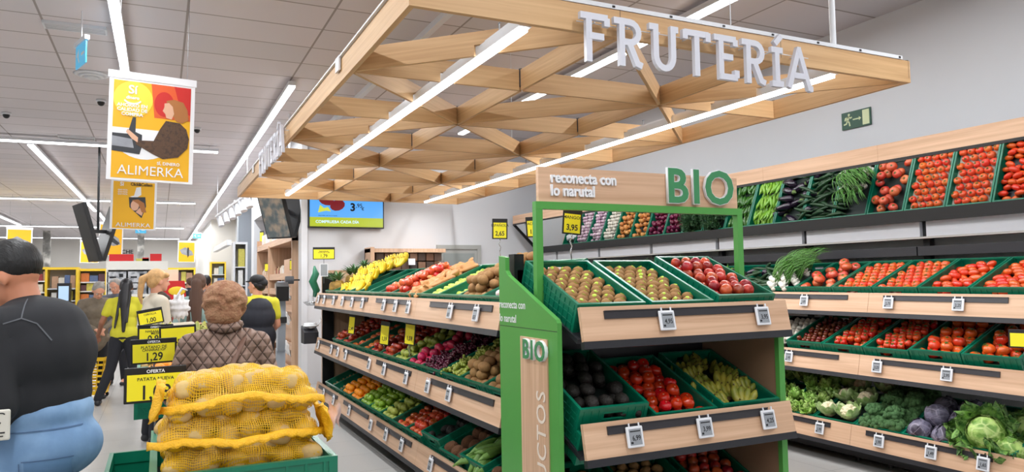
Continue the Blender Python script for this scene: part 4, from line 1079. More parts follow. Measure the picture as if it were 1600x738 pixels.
for i in range(NXc+1):
    for j in range(NYc+1):
        if i < NXc and 0 < j < NYc: board(cp(i,j)+Vector((.018,0,0)), cp(i+1,j)-Vector((.018,0,0)), z0=.001)
        if j < NYc and 0 < i < NXc: board(cp(i,j)+Vector((0,.018,0)), cp(i,j+1)-Vector((0,.018,0)), z0=.002)
        if i < NXc and j < NYc:
            a, b = (cp(i,j), cp(i+1,j+1)) if (i+j) % 2 else (cp(i+1,j), cp(i,j+1))
            d = (b-a).normalized(); board(a+d*.035, b-d*.035, z0=.003)
# corner angles at the nodes
nb = MB()
for i in range(NXc+1):
    for j in range(NYc+1):
        p = cp(i,j); nb.cyl(p+Vector((0,0,.03)), p+Vector((0,0,.15)), .016, n=6)
nb.build('node_bracket', dark, cano)
# white hanging rail on top of the near rim, hangers and rods
rl = MB().box(cp(0,0).x+.03, cp(NXc,0).x-.06, cp(0,0).y-.02, cp(0,0).y+.03, .147, .170)
rl.box(cp(0,0).x-.03, cp(0,0).x+.02, cp(0,0).y+.3, cp(0,NYc).y-.3, .147, .158)
rl.build('top_rail', white_metal, cano)
hp = MB()
for (x, y) in ((cp(NXc,0).x-.65, cp(0,0).y+.02),(cp(0,0).x+.65, cp(0,0).y+.3),(cp(NXc,0).x-.65, cp(0,NYc).y-.4),(cp(0,0).x+.65, cp(0,NYc).y-.4)):
    hp.cyl((x,y,.16), (x,y,CEIL-ZB), .018, n=10)
for (x, y) in ((cp(0,0).x+1.9, cp(0,0).y),(cp(0,0).x+2.2, cp(0,0).y+3.5),(cp(0,0).x+1.2, cp(0,0).y+6)):
    hp.cyl((x,y,.16), (x,y,CEIL-ZB), .003, n=5)
hp.build('hanger', white_metal, cano)
for j in (1,3,5):
    p = cp(0,j)+Vector((-.02,.25,.10)); MB().box(p.x-.012, p.x, p.y-.05, p.y+.05, p.z-.03, p.z+.06).build('fixing_plate', white, cano)
ck = MB()
for i in range(9):
    x = cp(0,0).x+.35+i*.37; ck.box(x-.008, x+.008, cp(0,0).y-.024, cp(0,0).y-.02, .153, .163)
ck.build('rail_clip', black, cano)
for lx, y0, y1, lb in ((1.63, 3.19, 10.75, 'left bright strip light set along the underside of the timber canopy'), (3.81, 3.19, 11.05, 'right bright strip light set along the underside of the timber canopy')):
    r = strip((lx, y0, ZB+.012), (lx, y1, ZB+.012), .045, lb, 'strip lights of the canopy', 30)
    L = y1-y0
    MB().box(-L/2+.1, L/2-.1, -.012, .012, .05, .07).box(-L/2, L/2, -.038, -.030, .0, .045).build('reflector', white_metal, r)
    hk = MB(); k = int(L/.57)
    for q in range(k):
        x = -L/2+.3+q*.57; hk.cyl((x,.0,.05), (x,.0,.115), .004, n=5); hk.cyl((x-.012,0,.115),(x+.012,0,.115),.004,n=5)
    hk.build('suspension_hook', grey_metal, r)

# ---- FRUTERÍA in slab serif letters : strokes in a box .62 wide, 1 high
def sl(x, z, w_, up=False): return [(x-w_/2, z), (x+w_/2, z)]
SW = .138
LET = {
 'F': (.72, [[(.22,0),(.22,1)], [(.02,.93),(.68,.93)], [(.66,.93),(.66,.76)], [(.22,.53),(.58,.53)]]),
 'R': (.80, [[(.22,0),(.22,1)], [(.02,.93),(.42,.93)]+arc(.42,.72,.22,.21,90,-90,8)+[(.22,.51)], [(.40,.50),(.60,.08),(.72,.04)]]),
 'U': (.84, [[(.03,.93),(.20,.93),(.20,.36)]+arc(.43,.34,.23,.27,180,360,10)+[(.66,.36),(.66,.93),(.80,.93)]]),
 'T': (.76, [[(.38,0),(.38,1)], [(.04,.93),(.72,.93)], [(.06,.98),(.06,.78)], [(.70,.98),(.70,.78)]]),
 'E': (.72, [[(.22,0),(.22,1)], [(.02,.93),(.66,.93)], [(.64,.93),(.64,.78)], [(.22,.52),(.56,.52)], [(.18,.07),(.68,.07)], [(.66,.07),(.66,.24)]]),
 'Í': (.44, [[(.22,0),(.22,.88)], [(.04,.86),(.40,.86)], [(.04,.07),(.40,.07)], [(.16,1.0),(.36,1.2)]]),
 'A': (.84, [[(.06,.02),(.40,.97)], [(.40,.97),(.74,.02)], [(.22,.33),(.60,.33)], [(.34,.95),(.46,.95)], [(.72,.05),(.82,.05)]]),
}
slab_m = mat('slab_letter', rgb(214,214,224), .45)
def fruteria(name, M, height, total, label, skip=''):
    r = empty(name, M=M, label=label, cat='sign', group='FRUTERIA signs on the canopy')
    adv = sum(LET[c][0] for c in 'FRUTERÍA')+.09*7; sx = total/adv; x = 0
    for c in 'FRUTERÍA':
        wd, sts = LET[c]; b = MB()
        for k, st in enumerate(sts):
            pts = [((x+p[0])*sx, p[1]*height) for p in st]
            stroke_poly(b, pts, SW*min(sx, height)*1.0, -.012-k*.0004, .012)
        o = b.build('sign_letter', slab_m, r)
        o['label'] = 'white slab letter %s' % c
        x += wd+.09
    wr = MB().cyl((0,.02,height*.83), (total,.02,height*.83), .0025, n=5)
    wr.build('mounting_wire', white_metal, r)
    pn = MB()
    for i in range(8):
        xx = total*(.06+.125*i); pn.cyl((xx,.0,height*.83), (xx,.06,height*.83), .004, n=5)
    pn.build('stand_off', white_metal, r)
    return r
fruteria('hanging_sign', frame((1.862, cy0-.075, 2.628), (1,0,0), (0,1,0), (0,0,1)), .25, 1.60, 'white slab lettering FRUTERÍA on the near edge of the timber canopy')
fruteria('hanging_sign', frame((cx0-.075, 8.09, 2.675), (0,-1,0), (1,0,0), (0,0,1)), .25, 1.66, 'white slab lettering FRUTERÍA on the left side edge of the timber canopy, seen obliquely')
# ================================================================ yellow price signs
def ysign(M, w_, h_, lines, price, label, header=None, ps=None, group='yellow price signs', pole=None, po=None):
    """card standing in the local x,z plane, centre at the origin, facing local -y"""
    r = empty('price_sign', M=M, label=label, cat='price sign', group=group)
    hb = h_*.17 if header else h_*.07
    MB().box(-w_/2-.006, w_/2+.006, -.003, .003, -h_/2-.005, h_/2+.006).build('frame', black, r, bevel=.003)
    MB().box(-w_/2+.004, w_/2-.004, -.0042, -.0032, -h_/2+.004, h_/2-hb).build('card', yellow_card, r)
    if header: text(header, h_*.14, T(0,-.0046,h_/2-hb*.52), white_letter, r, 'header_lettering', .0003, .0005)
    y = h_/2-hb-h_*.15
    for i, ln in enumerate(lines):
        if ln: text(ln, h_*(.19 if i < 2 else .08)*min(1, 9/max(9,len(ln)))*(1.0), T(0,-.0046,y), ink, r, 'card_lettering', .0003, .0002)
        y -= h_*.12
    if price: text(price, ps or h_*.40, T(0,-.0046,-h_*.25), ink, r, 'price_lettering', .0003, .001, sx=.86)
    if pole:
        b = MB()
        if pole == 'clear':
            b.tube([(0,0,-h_/2),(.004,0,-h_/2-.02),(-.006,.004,-h_/2-.045),(.008,.006,-h_/2-.07),(.002,.008,-h_/2-.1),(.014,.012,-h_/2-po)],[.012,.006,.009,.006,.009,.005],8,True,.5)
            b.build('clip', clear, r)
        else:
            b.cyl((0,.002,-h_/2), (0,.002,-h_/2-po), .004, n=6); b.build('pole', grey_metal, r)
    return r
def facing(p, yaw=0, tilt=0, roll=0):   # yaw 0 = faces -y ; positive turns towards -x
    return Matrix.Translation(p) @ Matrix.Rotation(-yaw,4,'Z') @ Matrix.Rotation(roll,4,'Y') @ Matrix.Rotation(tilt,4,'X')
R_ = math.radians
ysign(facing(at(894,347,'Y',3.66), .25, -.1, R_(6)), .105, .14, ['MANGOS','',''], '3,95', 'yellow price sign 3,95 on a clear clip behind the organic kiwis', header=' ', ps=.048, pole='clear', po=.16)
ysign(facing(at(781,358,'Y',5.2), .3, 0, R_(1)), .11, .15, ['ESPAÑOLA','',''], '2,65', 'yellow price sign 2,65 above the island behind the green panel', header=' ', ps=.05, pole='clear', po=.2)
ysign(facing(at(834,355,'Y',4.75), .3, 0, R_(-3)), .105, .14, ['NACIONAL','',''], '1,49', 'yellow price sign half hidden behind the left green post', header=' ', ps=.046, pole='clear', po=.2)
ysign(facing(at(506,396,'Y',9.1), .2, 0, 0), .25, .14, ['BANANA','EXPOSITOR',''], '1,79', 'yellow price sign 1,79 standing over the pineapples', header=' ', ps=.06, pole='rod', po=.30)
e_ = empty('label_holder', at(506,421,'Y',9.1), 0, 'narrow white price strip on the pole under the 1,79 sign', 'price label'); MB().box(-.05,.05,-.006,.0,-.09,.07).build('case', white, e_); MB().box(-.04,.04,-.0075,-.006,-.08,.06).build('print', screen_m, e_)
for (px,py,Y_,w_,h_,lb) in ((550,506,7.55,.10,.22,'farthest of the three yellow tags on the middle island tier'),(601.5,521,6.3,.12,.21,'middle of the three yellow tags on the middle island tier'),(641,520,5.6,.12,.20,'nearest of the three yellow tags on the middle island tier')):
    P_ = at(px,py,'X',1.9)
    ysign(facing(P_, 1.15, -.05, R_(4)), w_, h_, [' ',' '], '2,49' if px < 600 else '1,59', lb, header=' ', ps=.05, pole='clear', po=.14)
ysign(facing(at(1600,530,'X',5.12), 1.2, -.1, 0), .16, .11, [' '], ' ', 'yellow price sign cut off by the right picture edge', header=' ', ps=.04, pole='clear', po=.1)
# signs of the front displays
ysign(facing(at(243,601,'Y',3.02), -.05, -.03, 0), .195, .118, ['PATATA NUEVA','',''], '1,09', 'largest yellow OFERTA sign for new potatoes beside the net sacks', header='OFERTA', ps=.072, pole='rod', po=.22)
ysign(facing(at(240.5,549,'Y',4.15), -.05, 0, R_(-1)), .20, .115, ['PLATANO DE','CANARIAS IGP',''], '1,29', 'yellow OFERTA sign for bananas reading 1,29, above the potato sign', header='OFERTA', ps=.056, pole='rod', po=.12)
ysign(facing(at(243,523,'Y',4.75), 0, 0, 0), .175, .105, ['NARANJA DE','MESA',''], '0,89', 'yellow sign reading 0,89 behind the banana sign', header='OFERTA', ps=.056, pole='rod', po=.12)
ysign(facing(at(278,526,'Y',4.6), 0, 0, R_(-2)), .18, .115, [' '], '1,65 €', 'plain yellow sign reading 1,65 € beside the quilted jacket', ps=.035, pole='rod', po=.12)
ysign(facing(at(235,495,'Y',6.6), 0, 0, R_(-10)), .175, .115, ['CEBOLLA'], '1,00', 'tilted yellow sign reading 1,00, uppermost of the cluster', header=' ', ps=.05, pole='rod', po=.12)

# ---- emergency exit sign on the right wall
exit_g = mat('sign_green', rgb(22,74,52), .4); glow = mat('pale_print_green', rgb(214,222,176), .5)
pe = at(1338,186,'X',6.14)
r = empty('exit_sign', M=frame(pe, (0,-1,0), (1,0,0), (0,0,1)), label='green running man exit sign with arrow on the right wall', cat='sign')
w2, h2 = .165, .085
MB().box(-w2, w2, -.006, .004, -h2, h2).build('plate', exit_g, r)
d = MB().box(.075, .150, -.008, -.006, -.072, .072)
d.build('door_print', glow, r)
d = MB(); d.box(-.035,.04,-.008,-.006,-.006,.006).prism([(.035,-.02),(.06,0),(.035,.02)],-.008,-.006)
d.build('arrow_print', glow, r)
d = MB(); d.ell((-.078,-.007,.055),(.013,.001,.013),10,6)
for pts in ([(-.088,.035),(-.098,-.005)], [(-.086,.035),(-.06,.02),(-.045,.028)], [(-.092,.033),(-.118,.025),(-.125,.0)], [(-.096,0),(-.078,-.02),(-.07,-.058)], [(-.098,0),(-.11,-.03),(-.14,-.036)]):
    stroke_poly(d, pts, .014 if len(pts) > 2 else .03, -.008, -.006)
d.build('figure_print', glow, r)

# ---- wall television
tp = at(537,336,'Y',11.42)
r = empty('television', (2.64, 11.42, 2.715), 0, 'wall television showing mangos and a price on blue', 'television')
MB().box(-.595,.595,-.02,.05,-.325,.335).build('bezel', black, r, bevel=.004)
blue = mat('screen_blue', rgb(20,40,60), .3, emit=rgb(86,164,238), es=.95)
MB().box(-.575,.575,-.022,-.02,-.30,.31).build('screen', blue, r)
yl = mat('screen_yellow', rgb(40,50,10), .3, emit=rgb(176,190,40), es=.9)
MB().box(-.575,.575,-.0235,-.022,-.305,-.16).build('screen_band', yl, r)
mg = mat('screen_mango', rgb(50,8,12), .3, emit=rgb(116,24,34), es=.9); mg2 = mat('screen_leaf', rgb(50,60,10), .3, emit=rgb(206,214,74), es=.9)
MB().ell((-.32,-.024,.10),(.12,.002,.075),16,6,(0,.2,0)).ell((-.15,-.024,.03),(.12,.002,.085),16,6,(0,-.3,0)).build('mango_picture', mg, r)
MB().prism([(-.45,-.09),(-.42,.03),(-.36,-.02),(-.3,.0),(-.25,-.07),(-.33,-.06)],-.026,-.0245).build('leaf_picture', mg2, r)
text('3', .17, T(.09,-.026,-.0), ink, r, 'price_lettering', .0005, .006); text(',95', .09, T(.19,-.024,.03), ink, r, 'price_lettering', .0005, .001); text('€', .07, T(.25,-.024,-.02), ink, r, 'price_lettering', .0005, .001)
sw = mat('screen_white', rgb(120,150,170), .3, emit=rgb(196,220,240), es=.9)
text('COMPRUEBA CADA DÍA', .062, T(-.15,-.025,-.232), sw, r, 'screen_lettering', .0004, .001); text('disponible solo en tu tienda', .026, T(-.3,-.025,-.135), ink, r, 'screen_lettering', .0003)

# ---- hanging banners
ban_y = mat('banner_yellow', rgb(244,182,22), .5); ban_y2 = mat('banner_pale_yellow', rgb(252,222,70), .5); ban_w = mat('banner_white', rgb(240,240,244), .45)
ban_or = mat('banner_orange', rgb(226,92,40), .5); ban_red = mat('banner_red', rgb(206,40,34), .5); skin_p = mat('banner_skin', rgb(226,176,146), .5); hair_p = mat('banner_hair', rgb(176,112,58), .5)
tweed_p = mat('banner_tweed', rgb(104,74,52), .6, var=.5, scale=50, col2=rgb(60,42,32)); dk_p = mat('banner_dark', rgb(52,54,60), .5); gr_p = mat('banner_grey', rgb(150,152,160), .5, var=.2, scale=9)
def flat(b, pts, k): return b.prism(pts, -.003-.0006*k, -.0024-.0006*k+.0006)
def disc(cx, cz, rx, rz, n=28, a0=0, a1=360): return arc(cx, cz, rx, rz, a0, a1, n)
def fp(r, name, m, k, *polys):
    b = MB()
    for p in polys: b.prism(p, -.004-.001*k, -.0035-.001*k+.0004)
    return b.build(name, m, r)
def banner(px0, py0, px1, py1, dY, label, style, wide=.70, group='hanging banners', yaw=-.10, wires=True):
    p = at((px0+px1)/2, (py0+py1)/2, 'Y', dY)
    dd = (p-Vector(CAM)).dot(-(cam_o.matrix_world.to_3x3().col[2])); w_ = (px1-px0)/1140.14*dd; h_ = (py1-py0)/1140.14*dd
    M = facing(p, yaw, 0, R_(1.0)); r = empty('hanging_banner', M=M, label=label, cat='banner', group=group)
    MB().box(-w_/2, w_/2, -.003, .003, -h_/2, h_/2-.001).build('sheet', ban_w, r)
    MB().box(-w_/2-.01, w_/2+.01, -.008, .008, h_/2-.05*h_, h_/2+.015).build('top_rail', ban_w, r)
    if wires:
        b = MB()
        for x in (-w_*.4, w_*.4): b.cyl((x,0,h_/2), (x,0,CEIL-p.z), .002, n=5)
        b.build('hanging_wire', grey_metal, r)
    W2, H2 = w_*.45, h_*.46
    q = lambda x, z: (x*W2, z*H2-.02*h_)      # unit square -1..1
    Q = lambda pts: [q(x, z) for x, z in pts]
    fp(r, 'yellow_print', ban_y, 0, Q([(-1,-1),(1,-1),(1,.98),(-1,.98)]))
    if style == 0:      # shopper at a checkout
        fp(r, 'picture_top', ban_or, 1, Q([(.05,.28),(1,.28),(1,.98),(-.05,.98)]))
        fp(r, 'picture_produce', ban_red, 2, Q(disc(.30,.58,.26,.26)), Q([(.55,.98),(.75,.45),(1,.40),(1,.98)]))
        fp(r, 'picture_white', ban_w, 1, Q([(-1,.02),(.4,.02),(.4,-.55)]+arc(-.2,-.1,.8,.5,-60,-150,8)+[(-1,-.3)]))
        fp(r, 'yellow_circle', ban_y2, 3, Q(disc(-.5,.62,.5,.36)))
        fp(r, 'machine_picture', dk_p, 3, Q([(-1,-.1),(-.62,-.1),(-.5,.25),(-.42,.25),(-.42,-.05),(-.25,-.1),(-.25,-.35),(-.3,-.5),(-1,-.46)]))
        fp(r, 'machine_top_picture', gr_p, 4, Q([(-1,-.16),(-.5,-.2),(-.45,-.38),(-1,-.36)]))
        fp(r, 'coat_picture', tweed_p, 5, Q([(.35,.24),(.72,.22),(.9,.1),(.98,-.1),(.94,-.3),(.7,-.5),(.3,-.56),(.05,-.48),(-.4,-.30),(-.42,-.22),(.05,-.20),(.2,.05)]))
        fp(r, 'hair_picture', hair_p, 6, Q([(.35,.66),(.55,.70),(.80,.66),(.92,.5),(.95,.30),(.78,.22),(.62,.25),(.5,.4),(.4,.5)]))
        fp(r, 'face_picture', skin_p, 7, Q([(.30,.60),(.42,.62),(.52,.55),(.56,.40),(.50,.28),(.36,.30),(.33,.38),(.26,.44),(.30,.52)]), Q([(-.62,.0),(-.35,-.16),(-.36,-.26),(-.5,-.2),(-.66,-.06)]))
        text('Sí', .15*h_*.75, T(*[-.52*W2,-.012,.80*H2-.02*h_]), ban_w, r, 'banner_lettering', .0004, .002)
        text('dinero', .055*h_*.75, T(-.52*W2,-.012,.64*H2-.02*h_), ban_w, r, 'banner_lettering', .0004, .001)
        for k, t_ in enumerate(['AHORRO EN','CALIDAD DE','COMPRA']): text(t_, .058*h_*.75, T(-.52*W2,-.012,(.48-.09*k)*H2-.02*h_), ban_w, r, 'banner_lettering', .0004, .001)
        b = MB(); stroke_poly(b, [( x, z) for x, z in [(p_[0]*W2, p_[1]*H2-.02*h_) for p_ in arc(-.52,.62,.22,.10,200,340,10)]], .012, -.0125, -.0115); b.build('smile_print', ban_w, r)
        text('SÍ, DINERO', .05*h_*.8, T(.45*W2,-.012,-.66*H2-.02*h_), ban_w, r, 'banner_lettering', .0004, .0008)
        text('ALIMERKA', .125*h_, T(0,-.012,-.84*H2-.02*h_), ban_w, r, 'banner_lettering', .0006, 0, sx=1.0*1.75*W2/(.125*h_*4.75))
    elif style == 1:
        text('Click&Collect', .085*h_, T(.35*W2,-.012,.88*H2-.02*h_), ink, r, 'banner_lettering', .0004, .0015, sx=.8)
        fp(r, 'bag_picture', ban_w, 2, Q([(-.2,.35),(.0,.4),(.1,.75),(.32,.78),(.35,.45),(.1,.3)]))
        fp(r, 'phone_picture', dk_p, 3, Q([(-.25,.32),(.55,.36),(.6,-.05),(.4,-.55),(-.2,-.1)]))
        fp(r, 'face_picture', skin_p, 4, Q(disc(.05,-.02,.2,.22)), Q([(.1,-.3),(.4,-.45),(.5,-.2),(.3,-.1)]))
        fp(r, 'hair_picture', hair_p, 5, Q([(-.1,.2),(.2,.25),(.5,.1),(.62,-.3),(.4,-.3),(.22,.05)]))
        text('ALIMERKA', .115*h_, T(0,-.012,-.86*H2-.02*h_), ban_w, r, 'banner_lettering', .0006, 0, sx=1.72*W2/(.115*h_*4.75))
        text('Sí', .10*h_, T(-.6*W2,-.012,.86*H2-.02*h_), ban_w, r, 'banner_lettering', .0004, .002)
        for k in range(3): text('QUE FÁCIL', .035*h_, T(-.55*W2,-.012,(.62-.09*k)*H2-.02*h_), ban_w, r, 'banner_lettering', .0003, .0005)
    else:
        fp(r, 'grey_picture', gr_p, 2, Q([(-.9,.2),(-.2,.5),(.7,.1),(.9,-.3),(.2,-.4),(-.6,-.2)]))
        fp(r, 'dark_picture', dk_p, 3, Q([(-.4,.1),(.1,.2),(.8,-.2),(.6,-.35),(0,-.1)]) if style == 2 else Q([(.1,.5),(.3,.45),(.3,-.4),(.15,-.6),(.05,0)]))
    return r
banner(177,119,298,285,6.6,'large yellow ALIMERKA banner picturing a shopper in a tweed coat',0)
banner(177,279,241,359,12.4,'smaller yellow ALIMERKA banner hanging under the large one',1)
banner(13,356,47,402,25,'yellow banner with pale pictures hanging at the left edge above the black haired man',2)
banner(127,376,153,411,25,'small banner half hidden by the hanging monitors',3)
banner(157,348,190,400,22,'grey and yellow banner right of the hanging monitors',2)
banner(279,377,304,410,24,'small yellow banner with a dark figure near the far wall',3)

# ---- ceiling fittings
for (px,py,lb) in ((158,156,'dark dome camera on the ceiling left of the large banner'),(10,176,'dark dome camera at the left picture edge'),(308,200,'dark dome camera on the ceiling right of the large banner')):
    p = at(px,py,'Z',CEIL); r = empty('dome_camera', p, 0, lb, 'camera', 'dome cameras'); MB().lathe([(.0,-.03),(.06,-.03),(.06,0),(0,0)],14).build('collar', white, r)
    MB().ell((0,0,-.035),(.045,.045,.05),12,8).build('dome', black, r)
p = at(143,116,'Z',CEIL); r = empty('air_diffuser', p, 0, 'round white ceiling air diffuser left of the large banner', 'air vent')
for k in range(3): MB().lathe([(.30-.09*k,-.0-.022*k),(.31-.09*k,-.006-.022*k),(.25-.09*k,-.03-.022*k),(.24-.09*k,-.024-.022*k)],24).build('ring', white_metal, r).scale = (.6,.6,.8)
for (px,py,lb) in ((118,41,'rectangular white ceiling vent near the top left corner'),(120,214,'rectangular ceiling vent beyond the first sideways strip light')):
    p = at(px,py,'Z',CEIL); r = empty('ceiling_vent', p, 0, lb, 'air vent'); b = MB().box(-.26,.26,-.09,-.075,-.03,0).box(-.26,.26,.075,.09,-.03,0).box(-.26,-.245,-.075,.075,-.03,0).box(.245,.26,-.075,.075,-.03,0); b.build('frame', white_metal, r)
    b = MB()
    for k in range(5): b.box(-.245,.245,-.07+.032*k,-.058+.032*k,-.022,-.01)
    b.build('louvre', white_metal, r)
ex_b = mat('exit_panel', rgb(60,150,190), .3, emit=rgb(70,170,210), es=.5); ex_g = mat('exit_panel_green', rgb(20,130,90), .3, emit=rgb(30,140,100), es=.6)
for (px,py,dY,yaw,lb,m_) in ((127,86,7.4,1.25,'blue lit exit panel seen edge on under the ceiling',ex_b),(220,360,27,0,'tiny lit exit panel under the small banner',ex_b),(308,369,33,0,'tiny lit exit panel over the far right aisle',ex_b),(808,156,9.2,0,'green exit panel glimpsed through the timber canopy',ex_g)):
    p = at(px,py,'Y',dY); r = empty('exit_sign', M=facing(p,yaw), label=lb, cat='sign', group='lit exit panels')
    MB().box(-.16,.16,-.006,.006,-.10,.10).build('panel', m_, r); MB().box(-.18,.18,-.02,.02,.10,.14).build('housing', white, r)
    MB().cyl((0,0,.14),(0,0,CEIL-p.z),.006).build('stem', white, r)
    b = MB().box(.02,.12,-.008,-.006,-.012,.012); stroke_poly(b,[(-.11,.0),(-.07,.04),(-.07,-.02),(-.04,-.06)],.02,-.008,-.006); b.build('pictogram', white, r)
for k in range(6):
    px, py = 342+8.6*k, 347-6.2*k; p = at(px,py,'Y',17.5-.75*k)
    r = empty('spotlight', p, 0, 'white track spotlight, %s from the left, beside the canopy corner' % ORD[k], 'spotlight', 'track spotlights')
    MB().cyl((0,0,0.10),(.05,-.08,-.10),.055,.065,12).build('barrel', white, r); MB().box(-.03,.03,-.05,.05,.1,.19).build('gear_box', white, r)
a_, b_ = at(338,340,'Y',17.7), at(388,304,'Y',13.6)
tk = MB().bar(a_+Vector((0,0,.02)), b_+Vector((0,0,.02)), .05, .04).cyl(a_+Vector((.02,0,0)),(a_.x+.02,a_.y,CEIL),.006).cyl(b_+Vector((-.02,0,0)),(b_.x-.02,b_.y,CEIL),.006).build('light_track', white_metal); tag(tk, 'white hanging track that carries the spotlights', 'track')
wb = MB().bar(at(336,391,'Y',24), at(358,379,'Y',21), .12, .14).build('hanging_lamp', white_metal); tag(wb, 'short white hanging lamp bar above the far right aisle', 'lamp')
# hanging monitor pairs
scr_p = mat('monitor_picture', rgb(90,100,104), .35, var=.5, scale=7, col2=rgb(150,130,110), emit=rgb(110,120,120), es=.25)
def monitors(p, half, h_, label, pic=False, sz=1.0, yaw=0.0, open_=.33, wd=.7):
    r = empty('hanging_monitors', p, yaw, label, 'monitor')
    for s in (-1,1):
        M = T(s*.0,0,-h_/2) @ Matrix.Rotation(s*open_,4,'Y') @ T(s*.02,0,h_/2)
        o = MB().box(-.035,.025,-wd/2,wd/2,-h_/2,h_/2,M).build('screen_casing', black, r)
        q = MB().box(*( (-.038,-.035) if s < 0 else (.025,.028) ), -wd/2+.02, wd/2-.02, -h_/2+.02, h_/2-.02, M).build('screen', scr_p if pic else black, o)
    MB().box(-.14,.14,-.02,.02,-.03,.03).build('spreader', black, r)
    MB().cyl((0,0,-.02),(0,0,CEIL-p.z),.02,n=8).build('pole', black, r)
    return r
monitors(at(153,362,'Y',14.5), .3, 1.02, 'pair of black monitors hung back to back like a V beside the banners', yaw=.30, wd=.72, open_=.27)
monitors(at(441,330,'Y',11.7), .3, .82, 'pair of tilted monitors hanging over the timber wall shelves', True, yaw=R_(32), wd=.55, open_=.30)
# ================================================================ people
def blob(name, prims, m, parent=None, voxel=.012, smooth=8, M=None, fac=.5):
    b = MB()
    for p in prims:
        if p[0] == 'c':
            _, a, c, r0, r1 = p; a = Vector(a); c = Vector(c)
            b.cyl(a, c, r0, r1, 14); b.ell(a, r0, 12, 8); b.ell(c, r1, 12, 8)
        else:
            _, c, r = p[:3]; b.ell(c, r, 16, 11, p[3] if len(p) > 3 else None)
    me0 = b.mesh(name, m); t = bpy.data.objects.new(name, me0); C.objects.link(t)
    rm = t.modifiers.new('r', 'REMESH'); rm.mode = 'VOXEL'; rm.voxel_size = voxel; rm.use_smooth_shade = True
    sm = t.modifiers.new('s', 'SMOOTH'); sm.iterations = smooth; sm.factor = fac
    bpy.context.view_layer.update(); dg = bpy.context.evaluated_depsgraph_get()
    me = bpy.data.meshes.new_from_object(t.evaluated_get(dg)); bpy.data.objects.remove(t); bpy.data.meshes.remove(me0)
    me.name = name
    if M is not None: me.transform(M)
    me.polygons.foreach_set('use_smooth', [True]*len(me.polygons))
    if not me.materials: me.materials.append(m)
    o = bpy.data.objects.new(name, me); C.objects.link(o)
    if parent is not None: o.parent = parent
    return o
skin = mat('skin', rgb(222,160,132), .5, var=.05, scale=10, sss=.15); skin_d = mat('skin_tan', rgb(204,136,104), .5, var=.05, scale=10, sss=.15); skin_b = mat('skin_brown', rgb(150,96,70), .5, var=.05, scale=10)
eye_w = mat('eye_white', rgb(232,228,224), .3); lip = mat('lip', rgb(178,96,88), .5)
black_cloth = mat('black_cloth', rgb(34,35,40), .85, var=.10, scale=4, bump=.12, bscale=9)
denim = mat('denim', rgb(118,154,196), .8, var=.14, scale=5, bump=.2, bscale=14, col2=rgb(140,174,212))
shoe_m = mat('shoe', rgb(36,36,40), .5)
def quilt():
    m, N, L, B = nt('quilted_fabric'); B.inputs['Roughness'].default_value = .6
    tc = N.new('ShaderNodeTexCoord'); sp = N.new('ShaderNodeSeparateXYZ'); L.new(tc.outputs['Object'], sp.inputs[0])
    outs = []
    for s in (1,-1):
        a = N.new('ShaderNodeMath'); a.operation = 'MULTIPLY_ADD'; a.inputs[1].default_value = s*62; L.new(sp.outputs['X'], a.inputs[0])
        z = N.new('ShaderNodeMath'); z.operation = 'MULTIPLY'; z.inputs[1].default_value = 46; L.new(sp.outputs['Z'], z.inputs[0]); L.new(z.outputs[0], a.inputs[2])
        q = N.new('ShaderNodeMath'); q.operation = 'SINE'; L.new(a.outputs[0], q.inputs[0])
        ab = N.new('ShaderNodeMath'); ab.operation = 'ABSOLUTE'; L.new(q.outputs[0], ab.inputs[0]); 
        pw = N.new('ShaderNodeMath'); pw.operation = 'POWER'; pw.inputs[1].default_value = .45; L.new(ab.outputs[0], pw.inputs[0]); outs.append(pw)
    mn = N.new('ShaderNodeMath'); mn.operation = 'MINIMUM'; L.new(outs[0].outputs[0], mn.inputs[0]); L.new(outs[1].outputs[0], mn.inputs[1])
    bp = N.new('ShaderNodeBump'); bp.inputs['Strength'].default_value = .9; bp.inputs['Distance'].default_value = .018; L.new(mn.outputs[0], bp.inputs['Height']); L.new(bp.outputs[0], B.inputs['Normal'])
    rp = N.new('ShaderNodeValToRGB'); rp.color_ramp.elements[0].position = .15; rp.color_ramp.elements[1].position = .5; rp.color_ramp.elements[0].color = rgb(92,70,60); rp.color_ramp.elements[1].color = rgb(142,114,100)
    L.new(mn.outputs[0], rp.inputs[0]); L.new(rp.outputs[0], B.inputs['Base Color']); return m
quilt_m = quilt()
def hand_prims(w_, d, side, s=1.0, curl=.5, up=Vector((0,1,0))):
    """palm and five fingers from the wrist w_, pointing along d"""
    d = Vector(d).normalized(); x = d.cross(up).normalized()*side; n = x.cross(d).normalized()*side; P = []
    w_ = Vector(w_); k = w_+d*.085*s
    for i in range(4): P.append(('c', w_+x*(.012*(i-1.5))*s, k+x*(.021*(i-1.5))*s, .014*s, .0125*s))
    for i, L in enumerate((.070,.080,.075,.058)):
        a = k+x*.021*(i-1.5)*s; b1 = a+(d*math.cos(curl*.6)-n*math.sin(curl*.6))*L*.5*s; b2 = b1+(d*math.cos(curl*1.6)-n*math.sin(curl*1.6))*L*.5*s
        P += [('c', a, b1, .010*s, .009*s), ('c', b1, b2, .009*s, .0075*s)]
    a = w_+d*.025*s-x*.022*s; b1 = a-x*.03*s+d*.03*s-n*.012*s; P += [('c', a, b1, .013*s, .011*s), ('c', b1, b1+d*.032*s-n*.01*s, .0105*s, .009*s)]
    return P
